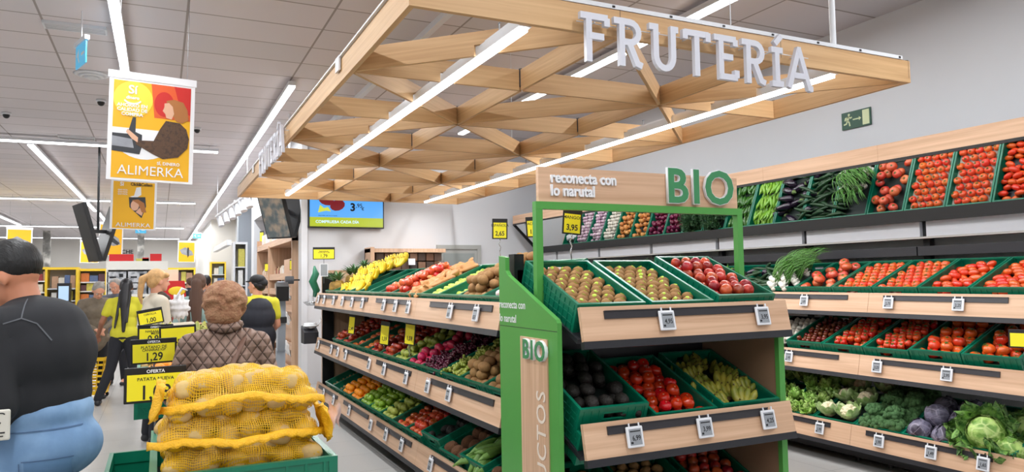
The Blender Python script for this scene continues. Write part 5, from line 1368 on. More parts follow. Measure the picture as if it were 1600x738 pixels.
def person(label, loc, rz, h=1.65, lean=0.0, head_p=0.0, head_y=0.0, arms=None, legs=None, sk=None, top_m=None, bot_m=None, sleeve=1.0, bulk=1.0, depth=1.0, coat=0.0, hair=None, hair_m=None, vox=.014, belly=0.0, extras=None, bot=True, group=None, face=True, torso=None, drop=0.0, hs=1.0, hem=None, sm=7, bot_x=None):
    s = h/1.70; sk = sk or skin
    r = empty('person', loc, rz, label, 'person', group)
    hip = Vector((0,0,.93))
    RL = Matrix.Rotation(-lean, 3, 'X')
    up = lambda p: hip+RL @ (Vector(p)-hip)
    sh = {1: up((.185*bulk,0,1.41)), -1: up((-.185*bulk,0,1.41))}
    arms = arms or {1: ((.24*bulk,-.02,1.13), (.25*bulk,.05,.88)), -1: ((-.24*bulk,-.02,1.13), (-.25*bulk,.05,.88))}
    legs = legs or {1: ((.10,.02,.50),(.11,-.03,.09)), -1: ((-.10,.02,.50),(-.11,-.03,.09))}
    neck = up((0,.01,1.50)); HR = RL @ Matrix.Rotation(-head_p,3,'X') @ Matrix.Rotation(head_y,3,'Z'); hb = up((0,.015+drop*.3,1.54-drop))
    hd = lambda p: hb+HR @ (Vector(p)*hs)
    he = HR.to_euler()
    E = lambda c, rr: ('e', hd(c), tuple(q*hs for q in rr), tuple(he))
    headp = [E((0,.0,.105),(.076,.096,.098)), E((0,.028,.05),(.060,.070,.068)), E((0,.07,.005),(.030,.026,.024)), ('c', hd((0,.098,.085)), hd((0,.113,.055)), .009, .013), E((.078,.0,.07),(.010,.018,.030)), E((-.078,.0,.07),(.010,.018,.030)), E((0,.088,.115),(.045,.014,.012)), E((0,.088,.028),(.022,.012,.012))]
    tors = [('e', up((0,0,.98)), (.165*bulk,.115*depth,.13), (-lean,0,0)), ('e', up((0,.03*belly,1.12)), (.145*bulk,.105*depth*(1+.5*belly),.15), (-lean,0,0)), ('e', up((0,0,1.29)), (.165*bulk,.11*depth,.15), (-lean,0,0)), ('c', sh[1]*.8+sh[-1]*.2, sh[-1]*.8+sh[1]*.2, .062*depth**.5, .062*depth**.5)]
    if torso: tors = torso(up)
    armp = []; 
    for q in (1,-1):
        e_, w_ = Vector(arms[q][0]), Vector(arms[q][1]); armp += [('c', sh[q], e_, .048*bulk**.5, .038*bulk**.5), ('c', e_, w_, .037*bulk**.5, .025)]
    legp = []
    for q in (1,-1):
        k_, a_ = Vector(legs[q][0]), Vector(legs[q][1]); hp = Vector((.09*q*bulk,0,.90)); legp += [('c', hp, k_, .085*bulk**.6, .055), ('c', k_, a_, .054, .036), ('c', a_, a_+Vector((.01*q,.12,-.045)), .036, .028)]
    hnd = []
    for q in (1,-1):
        e_, w_ = Vector(arms[q][0]), Vector(arms[q][1]); hnd += hand_prims(w_, (w_-e_), q, 1.0, .5, Vector((0,0,1)) if abs((w_-e_).normalized().z) < .7 else Vector((0,1,0)))
    S = Matrix.Scale(s, 4)
    infl = lambda P, g: [(p[0], p[1], p[2], p[3]+g, p[4]+g) if p[0] == 'c' else (p[0], p[1], tuple(x+g for x in p[2]))+tuple(p[3:]) for p in P]
    body = blob('body', headp+[('c', neck-Vector((0,0,.03)), hd((0,-.01,.05)), .056*bulk**.5, .052*bulk**.5)]+infl(tors, -.03)+armp+legp+hnd, sk, r, min(vox,.009), 5, S)
    # clothes
    tp = infl(tors if hem is None else [p_ for p_ in tors if p_[0] == 'c' or p_[1][2] > hem], .018)
    for q in (1,-1):
        e_, w_ = Vector(arms[q][0]), Vector(arms[q][1])
        if sleeve >= 1: tp += [('c', sh[q], e_, .066*bulk**.5, .052*bulk**.5), ('c', e_, e_.lerp(w_,.96), .052*bulk**.5, .036)]
        else: tp += [('c', sh[q], sh[q].lerp(e_, sleeve), .066, .062)]
    tp += [('c', neck-Vector((0,0,.045)), neck-Vector((0,0,.03)), .075*bulk**.5, .066*bulk**.5)]
    if coat: tp += [('c', hip+Vector((0,0,.02)), hip-Vector((0,0,coat)), .15, .17), ('e', hip-Vector((0,0,coat*.5)), (.21,.15,coat*.5+.08))]
    blob('top', tp, top_m, r, vox, sm, S)
    if bot:
        bt = [('e', (0,0,.96), (.172*bulk,.125*depth,.12))]
        for q in (1,-1):
            k_, a_ = Vector(legs[q][0]), Vector(legs[q][1]); hp = Vector((.088*q*bulk,0,.88)); bt += [('c', hp, k_, .100*bulk**.6, .070), ('c', k_, a_+Vector((0,0,.01)), .070, .056)]
        blob('trousers', bt+(bot_x or []), bot_m, r, vox, sm, S)
    for q in (1,-1):
        a_ = Vector(legs[q][1]); blob('shoe', [('c', a_+Vector((0,-.02,-.05)), a_+Vector((.01*q,.13,-.055)), .040, .034), ('c', a_, a_-Vector((0,.01,.04)), .042, .04)], shoe_m, r, .012, 4, S)
    if hair:
        blob('hair', hair(hd, E, up), hair_m, r, .008, 3, S)
    if face:
        for q in (1,-1):
            o = MB().ell(hd((.032*q,.0885,.088)), (.011,.006,.008), 10, 6).build('eye', eye_w, r); o.data.transform(S)
            o2 = MB().ell(hd((.032*q,.094,.088)), (.0045,.002,.0045), 8, 5).build('iris', black, o); o2.data.transform(S)
            o3 = MB().tube([hd((.018*q,.098,.108)), hd((.032*q,.0985,.114)), hd((.046*q,.090,.108))], .0028, 5).build('eyebrow', hair_m or black, r); o3.data.transform(S)
        o = MB().tube([hd((-.022,.090,.030)), hd((0,.1005,.031)), hd((.022,.090,.030))], [.002,.0045,.002], 6).build('mouth', lip, r); o.data.transform(S)
    if extras: extras(r, hd, up, S, sh, arms)
    return r
def hair_short(hd, E, up): return [E((0,-.016,.122),(.083,.098,.092)), E((0,-.05,.075),(.076,.055,.07)), E((.06,-.02,.09),(.028,.04,.04)), E((-.06,-.02,.09),(.028,.04,.04))]
def hair_pony(hd, E, up): return hair_short(hd, E, up)+[('c', hd((0,-.10,.13)), hd((0,-.15,.10)), .03, .034), ('c', hd((0,-.15,.10)), hd((0,-.16,-.06)), .034, .026), ('c', hd((0,-.16,-.06)), hd((0,-.14,-.15)), .026, .010), E((.05,.06,.145),(.035,.035,.03)), E((-.05,.06,.145),(.035,.035,.03))]
def hair_long(hd, E, up): return hair_short(hd, E, up)+[('c', hd((0,-.08,.1)), hd((0,-.12,-.15)), .06, .055), ('c', hd((.0,-.12,-.15)), up((.02,-.14,1.0)), .055, .022), ('c', hd((.05,-.08,.0)), up((.06,-.15,1.12)), .03, .014), ('c', hd((-.05,-.08,.0)), up((-.09,-.14,1.05)), .03, .014)]
def hair_curly(hd, E, up):
    R = random.Random(5); P = [E((0,-.012,.115),(.115,.125,.118)), E((0,-.05,.03),(.10,.08,.08))]
    for k in range(260):
        a = R.uniform(0,6.28); v = math.acos(R.uniform(-.75,1)); d = Vector((math.sin(v)*math.cos(a), math.sin(v)*math.sin(a), math.cos(v)))
        if d.y > .55 and d.z < .5: continue
        P.append(('e', hd(Vector((0,-.015,.105))+Vector((d.x*.112,d.y*.118,d.z*.115))), (.016,.016,.016)))
    return P
yellow_shirt = mat('yellow_shirt', rgb(204,196,48), .8, var=.06, scale=5, bump=.1, bscale=10)
dark_trs = mat('dark_trousers', rgb(30,31,38), .85, var=.1, scale=5)
# --- 1 the man in the black sweatshirt, close on the left
def man_extra(r, hd, up, S, sh, arms):
    e_, w_ = Vector(arms[1][0]), Vector(arms[1][1])
    # white patch on the sleeve
    pc = mat('patch', rgb(222,218,208), .7)
    return
MANP = (-.45, 3.52, 0)
man_rz = R_(62)
def man():
    def torso(up): return [('e', up((0,.0,.99)), (.225,.215,.15)), ('e', up((0,.05,1.12)), (.235,.25,.20), (-.15,0,0)), ('e', up((0,.0,1.28)), (.235,.225,.20), (-.15,0,0)), ('e', up((0,-.02,1.38)), (.20,.17,.12), (-.15,0,0)), ('c', up((-.15,-.02,1.385)), up((.15,-.02,1.385)), .085, .085)]
    r = person('black haired man in a black sweatshirt and pale jeans bending forward, left edge', MANP, man_rz, 1.69, lean=.05, head_p=.50, head_y=.16, drop=.02, hs=1.14, bulk=1.28, depth=1.75, belly=.9, sk=skin_d, torso=torso, hem=1.07, sm=22,
        bot_x=[('e', (0,.0,1.06), (.222,.222,.11)), ('e', (0,-.045,.92), (.218,.218,.15))],
        arms={1: ((.34,.10,1.12), (.33,.30,.90)), -1: ((-.262,-.06,1.11), (-.30,.18,.90))}, top_m=black_cloth, bot_m=denim, hair_m=mat('black_hair', rgb(15,14,16), .5, var=.2, scale=60, bump=.5, bscale=160, stretch=(1,.25,.25)),
        hair=lambda hd, E, up: [E((0,-.016,.125),(.086,.103,.095)), E((0,-.048,.105),(.074,.055,.064)), E((.062,-.01,.135),(.022,.05,.026)), E((-.062,-.01,.135),(.022,.05,.026)), E((0,.055,.165),(.06,.045,.03))],
        vox=.012)
    return r
man_r = man()
def lr(r, M4=None): return r
def part_on(r, mb, name, m): return mb.build(name, m, r)
s_ = 1.69/1.70
# jeans details and sweatshirt patch in the man's own space
ptc = mat('patch', rgb(222,218,208), .7)
pm = frame(Vector((-.322,-.082,1.066))*s_, (.47,-.88,0), (.88,.47,0), (0,0,1))
o = MB().box(-.05,.05,-.012,.0,-.06,.05).build('sleeve_patch', ptc, man_r, bevel=.008); o.matrix_local = pm
b = MB(); stroke_poly(b, arc(0,.012,.022,.018,200,340,10), .006, -.0135, -.012); stroke_poly(b, arc(.022,.03,.012,.008,20,160,6), .004, -.0135, -.012); b.box(-.035,.035,-.0135,-.012,-.034,-.029).box(-.03,.03,-.0135,-.012,-.046,-.042)
o2 = b.build('patch_print', ink, o)
def decal(tgt, cen, ax, up_, inward, w_, h_, name, m, parent, n=10, off=.004, taper=0, pts=None):
    """cloth piece laid on the surface of tgt"""
    cen, ax, up_, inward = map(Vector, (cen, ax, up_, inward)); vs = []
    G = [((i/n-.5)*w_*(1-taper*(.5-j/n)), (j/n-.5)*h_) for i in range(n+1) for j in range(n+1)]
    for x, z in G:
        o0 = cen+ax*x+up_*z-inward*.5; ok, loc, nr, ix = tgt.ray_cast(o0, inward)
        vs.append(loc+nr*off if ok else cen+ax*x+up_*z)
    return MB().add(vs, [(i*(n+1)+j,(i+1)*(n+1)+j,(i+1)*(n+1)+j+1,i*(n+1)+j+1) for i in range(n) for j in range(n)], True).build(name, m, parent)
tro = [c for c in man_r.children if c.name.startswith('trousers')][0]
bpy.context.view_layer.update()
stitch = mat('denim_seam', rgb(84,112,150), .8); dn2 = mat('denim_pocket', rgb(108,146,190), .8, var=.12, scale=6, bump=.2, bscale=14)
inw = Vector((.88,.47,0)).normalized(); axx = Vector((.47,-.88,0)).normalized()
for (cx_, cz_, w_, h_, nm, m_) in ((.075,.895,.165,.004,'pocket_seam',stitch),(.075,.835,.15,.115,'pocket',dn2),(.03,1.0,.30,.005,'waist_seam',stitch),(-.015,.83,.004,.12,'side_seam',stitch)):
    decal(tro, axx*cx_+Vector((0,0,cz_)), axx, Vector((0,0,1)), inw, w_, h_, nm, m_, man_r, off=.003 if nm == 'pocket' else .0045)
topo = [c for c in man_r.children if c.name.startswith('top')][0]
_iv = Matrix.Rotation(-man_rz,3,'Z')
seam_m = mat('shirt_seam', rgb(92,94,100), .85)
for (ax_, ay_), (bx_, by_) in (((0,508),(27,500)), ((27,500),(52,508)), ((52,508),(76,535)), ((27,500),(30,470))):
    pa = _iv @ (at(ax_,ay_,'Y',3.24)-Vector(MANP)); pb = _iv @ (at(bx_,by_,'Y',3.24)-Vector(MANP)); cc = (pa+pb)/2; dd_ = (pb-pa); uu = dd_.normalized().cross(inw)
    decal(topo, cc, dd_.normalized(), uu, inw, dd_.length, .0045, 'shirt_seam', seam_m, man_r, n=6, off=.004)
# --- 2 the woman in the quilted jacket
def woman_extra(r, hd, up, S, sh, arms):
    strap = mat('bag_strap', rgb(112,80,66), .5)
    P = [sh[1]+Vector((-.06,.03,.075)), sh[1]+Vector((-.085,-.075,.03)), up((.04,-.165,1.30)), up((-.04,-.175,1.18)), up((-.13,-.16,1.05)), up((-.19,-.08,.95))]
    o = MB().tube(P, .016, 8, True, .35).build('bag_strap', strap, r); o.data.transform(S)
    P2 = [up((.075*math.cos(t), -.01+.075*math.sin(t), 1.505+.012*math.cos(t*2))) for t in [math.pi*2*k/16 for k in range(17)]]
    o = MB().tube(P2, .026, 8, True, 1).build('collar', quilt_m, r); o.data.transform(S)
wp_ = at(352, 500, 'Y', 3.98)
person('older woman with curly copper hair in a brown quilted jacket, seen from behind', (wp_.x, 3.98, 0), R_(-4), 1.505, lean=.05, head_p=.1, head_y=-.2, bulk=1.0, depth=1.25, top_m=quilt_m, bot_m=dark_trs, hair=hair_curly,
    hair_m=mat('copper_hair', rgb(182,134,98), .65, var=.3, scale=40, bump=.9, bscale=90, col2=rgb(138,92,64)), arms={1: ((.275,.02,1.12), (.2,.26,1.0)), -1: ((-.275,.02,1.12), (-.2,.26,1.0))}, coat=.12, extras=woman_extra, vox=.012)
# --- 3 employee, yellow shirt, long black hair
p = at(205,600,'Z',0)
person('shop worker with long black hair in a yellow shirt and dark trousers, seen from behind', (p.x-.03, 10.9, 0), R_(-10), 1.60, lean=.12, head_y=.1, top_m=yellow_shirt, bot_m=dark_trs, sleeve=.55, sk=skin_b, hair=hair_long, hair_m=mat('black_hair2', rgb(24,22,26), .45), legs={1: ((.12,.03,.50),(.13,0,.09)), -1: ((-.16,.0,.50),(-.30,-.05,.09))},
    arms={1: ((.26,.02,1.15),(.26,.24,1.05)), -1: ((-.28,.0,1.13),(-.36,.16,.95))})
# --- 4 blonde woman in profile
def blonde_x(r, hd, up, S, sh, arms):
    sc = mat('scarf', rgb(86,70,56), .8, var=.4, scale=20, col2=rgb(48,42,38))
    o = blob('scarf', [('c', up((-.05,.04,1.46)), up((.05,.04,1.46)), .06, .06), ('c', up((.02,.09,1.44)), up((.03,.13,1.15)), .05, .035)], sc, r, .01, 4, S)
coat_m = mat('beige_coat', rgb(206,196,178), .8, var=.05, scale=5, bump=.1, bscale=8)
p = at(243,470,'Y',8.1)
person('blonde woman with a ponytail in a beige coat and dark scarf, in profile', (p.x, 8.1, 0), R_(-72), 1.66, head_p=.05, top_m=coat_m, bot_m=dark_trs, coat=.3, hair=hair_pony, hair_m=mat('blonde_hair', rgb(206,160,104), .5, var=.2, scale=30, bump=.3, bscale=80),
    arms={1: ((.24,.03,1.15),(.12,.33,1.17)), -1: ((-.24,.03,1.15),(-.10,.36,1.14))}, extras=blonde_x, vox=.012, bulk=1.05)
pbg = at(279,478,'Y',8.0)
bgm = mat('paper_white', rgb(232,230,232), .6, var=.06, scale=12, bump=.4, bscale=14)
_l1, _l2 = lump(4,.16,7), lump(9,.08,17)
_cb = MB().ell((0,0,0),(.085,.05,.12),30,20,None,lambda d: _l1(d)*_l2(d)).tube([(-.02,0,.09),(0,0,.14),(.03,0,.19),(.08,0,.17)],[.04,.02,.03,.012],10,True,.5).build('carrier_bag', bgm); _cb.location = (pbg.x, 8.0, pbg.z-.02)
tag(_cb, 'crumpled white bag held out by the blonde woman', 'bag')
# --- 5 grey haired shopper looking down
p = at(148,500,'Y',11.6)
person('grey haired shopper in a grey brown jacket looking down, left of the yellow shirt', (p.x, 11.6, 0), R_(195), 1.60, lean=.25, head_p=.5, top_m=mat('tweed', rgb(120,108,94), .85, var=.15, scale=20), bot_m=dark_trs, coat=.1, hair=hair_short, hair_m=mat('grey_hair', rgb(150,144,138), .6, var=.2, scale=30), arms={1: ((.26,.08,1.15),(.05,.33,1.02)), -1: ((-.26,.08,1.15),(-.05,.33,1.02))})
# --- 6 grey head behind
p = at(184,480,'Y',13.0)
person('grey haired shopper mostly hidden behind the yellow shirt', (p.x, 13.0, 0), R_(160), 1.62, lean=.1, head_p=.3, top_m=mat('grey_coat', rgb(92,94,104), .85), bot_m=dark_trs, hair=hair_short, hair_m=MATS['grey_hair'], coat=.3)
# --- 7 worker with black cap and apron
def cap_x(r, hd, up, S, sh, arms):
    bk = mat('cap_black', rgb(24,24,28), .7)
    o = blob('cap', [('e', hd((0,-.01,.15)), (.095,.105,.065)), ('e', hd((0,-.05,.11)), (.09,.07,.06)), ('e', hd((0,.08,.13)), (.07,.06,.012))], bk, r, .008, 4, S)
    ap = [('e', up((0,-.0,1.0)), (.225,.165,.2)), ('e', up((0,-.02,1.24)), (.212,.16,.19)), ('e', up((0,-.04,1.34)), (.17,.13,.13)), ('c', (0,0,.95), (0,0,.45), .175, .19), ('c', up((.09,-.05,1.35)), up((.09,-.03,1.45)), .045, .03), ('c', up((-.09,-.05,1.35)), up((-.09,-.03,1.45)), .045, .03)]
    blob('apron', ap, mat('apron', rgb(34,36,46), .8, var=.1, scale=4, bump=.15, bscale=8), r, .012, 6, S)
p = at(403,480,'Y',8.8)
person('shop worker in a dark apron and black cap at the timber shelves', (p.x, 8.8, 0), R_(12), 1.60, lean=.03, head_y=.7, top_m=yellow_shirt, bot_m=dark_trs, sleeve=.6, hair=hair_short, hair_m=MATS['black_hair2'], extras=cap_x, bulk=1.1, arms={1: ((.25,.02,1.13),(.18,.2,.98)), -1: ((-.25,.06,1.15),(-.1,.3,1.05))}, face=False)
# --- 8 teal hoodie
p = at(310,480,'Y',8.9)
person('shopper in a pale teal hooded jacket behind the quilted jacket', (p.x, 8.9, 0), R_(-20), 1.62, top_m=mat('teal_hoodie', rgb(150,176,172), .85, var=.05, scale=5), bot_m=dark_trs, hair=hair_long, hair_m=mat('brown_hair', rgb(84,56,42), .6), coat=.1)
# --- 9.. distant shoppers
for (px,Y_,c_,bh,lb,rz) in ((297,19,(40,44,58),'brown_hair','distant shopper with a dark backpack right of the red display',30),(322,14,(120,116,118),'black_hair2','distant dark haired shopper in grey beside the copper hair',-30),(302,22,(150,120,120),'brown_hair','farthest shopper in the right hand aisle',10)):
    p = at(px,470,'Y',Y_)
    person(lb, (p.x, Y_, 0), R_(rz), 1.66, top_m=mat('coat_%d' % px, rgb(*c_), .85), bot_m=dark_trs, hair=hair_short, hair_m=MATS[bh], coat=.2, vox=.02, face=False, bulk=1.05)
# ================================================================ potato display in front
def net_mat():
    m, N, L, B = nt('yellow_net'); out = N['Material Output']
    B.inputs['Base Color'].default_value = rgb(250,200,34); B.inputs['Roughness'].default_value = .45
    tc = N.new('ShaderNodeTexCoord'); sp = N.new('ShaderNodeSeparateXYZ')
    no = N.new('ShaderNodeTexNoise'); no.inputs['Scale'].default_value = 9; no.inputs['Detail'].default_value = 2; L.new(tc.outputs['Object'], no.inputs['Vector'])
    ad = N.new('ShaderNodeVectorMath'); ad.operation = 'MULTIPLY_ADD'; ad.inputs[1].default_value = (.03,.03,.03); L.new(no.outputs['Color'], ad.inputs[0]); L.new(tc.outputs['Object'], ad.inputs[2])
    L.new(ad.outputs[0], sp.inputs[0])
    zs = N.new('ShaderNodeMath'); zs.operation = 'MULTIPLY_ADD'; zs.inputs[1].default_value = .8; L.new(sp.outputs['Y'], zs.inputs[0]); L.new(sp.outputs['Z'], zs.inputs[2])
    def lines(src, k):
        a = N.new('ShaderNodeMath'); a.operation = 'MULTIPLY'; a.inputs[1].default_value = k; L.new(src, a.inputs[0])
        s = N.new('ShaderNodeMath'); s.operation = 'SINE'; L.new(a.outputs[0], s.inputs[0]); return s
    a = lines(sp.outputs['X'], 950); b = lines(zs.outputs[0], 760)
    mx = N.new('ShaderNodeMath'); mx.operation = 'MAXIMUM'; L.new(a.outputs[0], mx.inputs[0]); L.new(b.outputs[0], mx.inputs[1])
    n2 = N.new('ShaderNodeTexNoise'); n2.inputs['Scale'].default_value = 14; n2.inputs['Detail'].default_value = 3; L.new(tc.outputs['Object'], n2.inputs['Vector'])
    mr = N.new('ShaderNodeMapRange'); mr.inputs[1].default_value = .35; mr.inputs[2].default_value = .65; mr.inputs[3].default_value = .74; mr.inputs[4].default_value = .0; L.new(n2.outputs['Fac'], mr.inputs[0])
    gt = N.new('ShaderNodeMath'); gt.operation = 'GREATER_THAN'; L.new(mx.outputs[0], gt.inputs[0]); L.new(mr.outputs[0], gt.inputs[1])
    tr = N.new('ShaderNodeBsdfTransparent'); tl = N.new('ShaderNodeBsdfTranslucent'); tl.inputs[0].default_value = rgb(252,206,50)
    m1 = N.new('ShaderNodeMixShader'); m1.inputs[0].default_value = .3; L.new(B.outputs[0], m1.inputs[1]); L.new(tl.outputs[0], m1.inputs[2])
    m2 = N.new('ShaderNodeMixShader'); L.new(gt.outputs[0], m2.inputs[0]); L.new(tr.outputs[0], m2.inputs[1]); L.new(m1.outputs[0], m2.inputs[2])
    L.new(m2.outputs[0], out.inputs['Surface']); return m
net_m = net_mat(); net_solid = mat('net_seam', rgb(248,186,26), .5, var=.08, scale=60, bump=.5, bscale=200)
def sack(c, hx, hy, hz, label, group, seed, sag=0.0, tail=-1, ends=True, lipz=-.45, lip=True):
    """net sack of potatoes : c centre, half sizes; net follows the potatoes"""
    R = random.Random(seed); c = Vector(c); P = []
    r = empty('potato_sack', c, 0, label, 'sack', 'net sacks of potatoes')
    nx = 6
    lays = [(-hz*.45, .96, 0), (hz*.42, .80, .5)]
    for (z, sc, of) in lays:
        for j in range(4):
            for i in range(nx):
                x = (-1+2*(i+.5+of*(.5 if j%2 else -.3))/nx)*hx*.9*sc; y = (-1+2*(j+.5)/4)*hy*.88*sc
                if (x/hx)**2+(y/hy)**2 > 1.02: continue
                zz = z*(1-.35*(x/hx)**2)-sag*(x/hx)**2
                P.append((Vector((x+R.uniform(-.008,.008), y+R.uniform(-.006,.006), zz+R.uniform(-.006,.006))), Euler((R.uniform(-.3,.3),R.uniform(-.3,.3),R.uniform(0,6.28)))))
    for p, e in P:
        spawn('potato', Matrix.Translation(c+p) @ e.to_matrix().to_4x4() @ Matrix.Scale(R.uniform(.92,1.08),4), group[0], group[1])
    prims = [('e', tuple(p), (.054,.042,.038), tuple(e)) for p, e in P]+[('e',(0,0,-sag*.3),(hx*.92,hy*.90,hz*.80))]
    blob('net', prims, net_m, r, .009, 5)
    # sewn lip along the front with its frayed ruffle
    if not lip: return r
    N_ = 60; vs = []; 
    for i in range(N_+1):
        t = -1+2*i/N_; x = hx*1.0*t; y = -hy*math.sqrt(max(0,1-(t*.93)**2))**.75*1.02
        z = hz*lipz-sag*1.3*t*t+.006*math.sin(t*6+seed)+.002*math.sin(t*17)
        for k in range(5):
            q = k/4; vs.append((x, y-.004-.014*q+.003*math.sin(t*60+q*3)*q, z+.010-.020*q*q+.003*math.sin(t*41+q*2)*q))
    o = MB().add(vs, [(i*5+k,(i+1)*5+k,(i+1)*5+k+1,i*5+k+1) for i in range(N_) for k in range(4)], True).build('sewn_lip', net_solid, r)
    sd = o.modifiers.new('t','SOLIDIFY'); sd.thickness = .003
    if ends:
        # gathered end hanging down
        x0 = tail*hx*.93; vs = []; n = 12
        for i in range(n+1):
            for k in range(7):
                q = k/6; a = (i/n-.5)
                vs.append((x0+tail*(.005+.022*q)+.012*math.sin(a*14+q*4), -hy*.45+a*hy*.9*(1-.3*q)-.01*q, .01+.03*(1-q)-.075*q+.006*math.sin(a*20)))
        o = MB().add(vs, [(i*7+k,(i+1)*7+k,(i+1)*7+k+1,i*7+k+1) for i in range(n) for k in range(6)], True).build('gathered_end', net_solid, r)
        sd = o.modifiers.new('t','SOLIDIFY'); sd.thickness = .004
    return r
zc_ = 1.005
PX0 = .245; PY0 = 2.36
top = Vector((PX0, PY0, 0))
# stand and crate
Mcr = T(PX0, PY0-.02, zc_-CHH*1.05) @ Matrix.Diagonal((1.33,1.25,1.05,1))
o = crate(Mcr, 'holding the stack of potato sacks', ' at the front of the shop', level=.04, group='crates of the potato display')
for k in range(3): crate(T(PX0-.005*k, PY0-.02, zc_-CHH*1.05*(2+k)) @ Matrix.Diagonal((1.33,1.25,1.05,1)), 'stacked, number %s from the top, under the potato sacks' % ORD[k+1], '', level=0, group='crates of the potato display')
crate(T(.02, 2.96, .30) @ Matrix.Diagonal((1,1,3.3,1)), 'tall and empty behind the potato crate', ' on the left', level=0, group='crates of the potato display')
tb = empty('display_stand', (PX0,3.0,0), 0, 'low dark stand under the potato crates', 'stand'); MB().box(-.28,.28,-.66,.3,.0,.30).build('base', dark, tb); 

lp = ('potato in the lowest net sack, just above the green crate rim','potatoes in the lowest sack')
sack((PX0,PY0+.24,zc_+.015), .255,.24,.045, 'lowest potato sack, sunk in the green crate', lp, 3, ends=False, lip=False)
sack((PX0-.01,PY0+.22,zc_+.098), .262,.20,.058, 'middle yellow net sack of potatoes, under the bulging top one', ('potato in the middle yellow net sack','potatoes in the middle sack'), 5, .005, tail=1)
sack((PX0-.0,PY0+.22,zc_+.205), .250,.195,.064, 'topmost yellow net sack of potatoes, humped over the stack', ('potato in the topmost yellow net sack','potatoes in the top sack'), 8, .032, tail=-1, lipz=-.12)
lb = MB(); vs = []
for i in range(9):
    for k in range(7): vs.append((.03*(i/8)+.004*math.sin(k), -.05*(i/8)+.02*math.sin(i*.8+k*.5), -.07*k/6+.01*math.sin(i*1.3)))
lb.add(vs, [(i*7+k,(i+1)*7+k,(i+1)*7+k+1,i*7+k+1) for i in range(8) for k in range(6)], True)
o = lb.build('sack_label', mat('pale_label', rgb(238,206,196), .5, var=.06, scale=20)); o.location = (PX0+.262, PY0+.10, zc_+.145)
tag(o, 'crumpled pale pink paper label hanging at the right end of the middle sack', 'label')

# ---- second display behind, with loose fruit
tb2 = empty('display_table', (.30,6.1,0), 0, 'fruit display table beyond the potato sacks, mostly hidden', 'table')
MB().box(-.24,.48,-1.55,1.6,.62,.70).build('top', W('y'), tb2); MB().box(-.2,.42,-1.5,1.5,0,.62).build('body', dark, tb2)
def tcrate(x, y, z, what): 
    M = T(x, y, z) @ Matrix.Rotation(.12,4,'X'); crate(M, what, ' on the table behind the potatoes', level=.07, group='crates on the display table'); return M
rows = [(4.62,'orange',('orange','oranges'),dict(layers=3,lz=.05)),(4.62,'lime',('pale green fruit','pale green fruit'),dict(layers=2)),(5.3,'potato',('tan potato','potatoes'),dict(mode='lie',dx=.1,dy=.08,layers=3,lz=.05)),(6.0,'potato',('tan potato','potatoes'),dict(mode='lie',dx=.1,dy=.08,layers=3,lz=.05)),(6.75,None,None,None)]
for ri, (y, kd, ds, kw) in enumerate(rows):
    for ci, x in enumerate((.08,.44)):
        z = .80+.03*ri; k2, d2, w2_ = kd, ds, kw
        if ri == 0: k2, d2, w2_ = (('orange',('orange','oranges'),dict(layers=3,lz=.05)) if ci == 0 else ('apple_g',('green apple','green apples'),dict(layers=2,lz=.05)))
        if ri == 1: continue
        yy = (4.62,0,5.25,5.9,6.6)[ri]
        M = tcrate(x, yy, z, 'of loose produce, %s row, %s side' % (ORD[ri], ('left','right')[ci]))
        if k2: fill(M, k2, '%s on the table behind the potato sacks, %s side' % (d2[0], ('left','right')[ci]), '%s on the display table, %s side' % (d2[1], ('left','right')[ci]), level=.08, **w2_)
        else:
            for q in range(5): spawn('bananas_g', M @ T(rnd.uniform(-.1,.1), .05+.1*q, .13) @ Matrix.Rotation(PI/2+rnd.uniform(-.6,.6),4,'Z') @ Matrix.Scale(1.5,4), 'green banana bunch at the far end of the display table', 'green bananas on the display table')
for q, (x, y) in enumerate(((.10,4.72),(.2,4.70))):
    spawn('bananas_g', T(x, y-.02, 1.0) @ Matrix.Rotation(PI+rnd.uniform(-.6,.6),4,'Z') @ Matrix.Scale(1.25,4), 'green banana bunch in front of the oranges, beside the quilted sleeve', 'green bananas by the oranges')

# ---- yellow rolling basket
def basket(loc, rz, label):
    r = empty('rolling_basket', loc, rz, label, 'shopping basket', 'yellow rolling baskets'); ym = mat('basket_yellow', rgb(244,196,22), .4)
    b = MB(); H = .46
    def wall(p0, p1, q0, q1, n, rows=6):
        p0,p1,q0,q1 = map(Vector,(p0,p1,q0,q1))
        for k in range(n+1):
            t = k/n; a = p0.lerp(p1,t); c = q0.lerp(q1,t); b.bar(a, c, .018, .008, (0,1,0))
        for k in range(rows+1):
            t = k/rows; b.bar(p0.lerp(q0,t), p1.lerp(q1,t), .008, .028 if k not in (0,rows) else .05)
    A = [(-.16,-.22,.09),(.16,-.22,.09),(.16,.22,.09),(-.16,.22,.09)]; Bq = [(-.21,-.28,.09+H),(.21,-.28,.09+H),(.21,.28,.09+H),(-.21,.28,.09+H)]
    for i in range(4): wall(A[i], A[(i+1)%4], Bq[i], Bq[(i+1)%4], 8)
    b.box(-.16,.16,-.22,.22,.085,.10); b.build('body', ym, r)
    MB().tube([(-.18,-.30,.50),(-.18,-.36,.70),(-.15,-.38,.86),(.15,-.38,.86),(.18,-.36,.70),(.18,-.30,.50)],.018,8).build('handle', ym, r)
    for x in (-.13,.13):
        for y in (-.2,.2): MB().cyl((x-.012,y,.035),(x+.012,y,.035),.035,n=12).build('wheel', black, r)
    return r
p = at(158,588,'Z',0); basket((p.x, 11.7, 0), R_(75), 'yellow rolling basket standing on the floor behind the black sweatshirt')
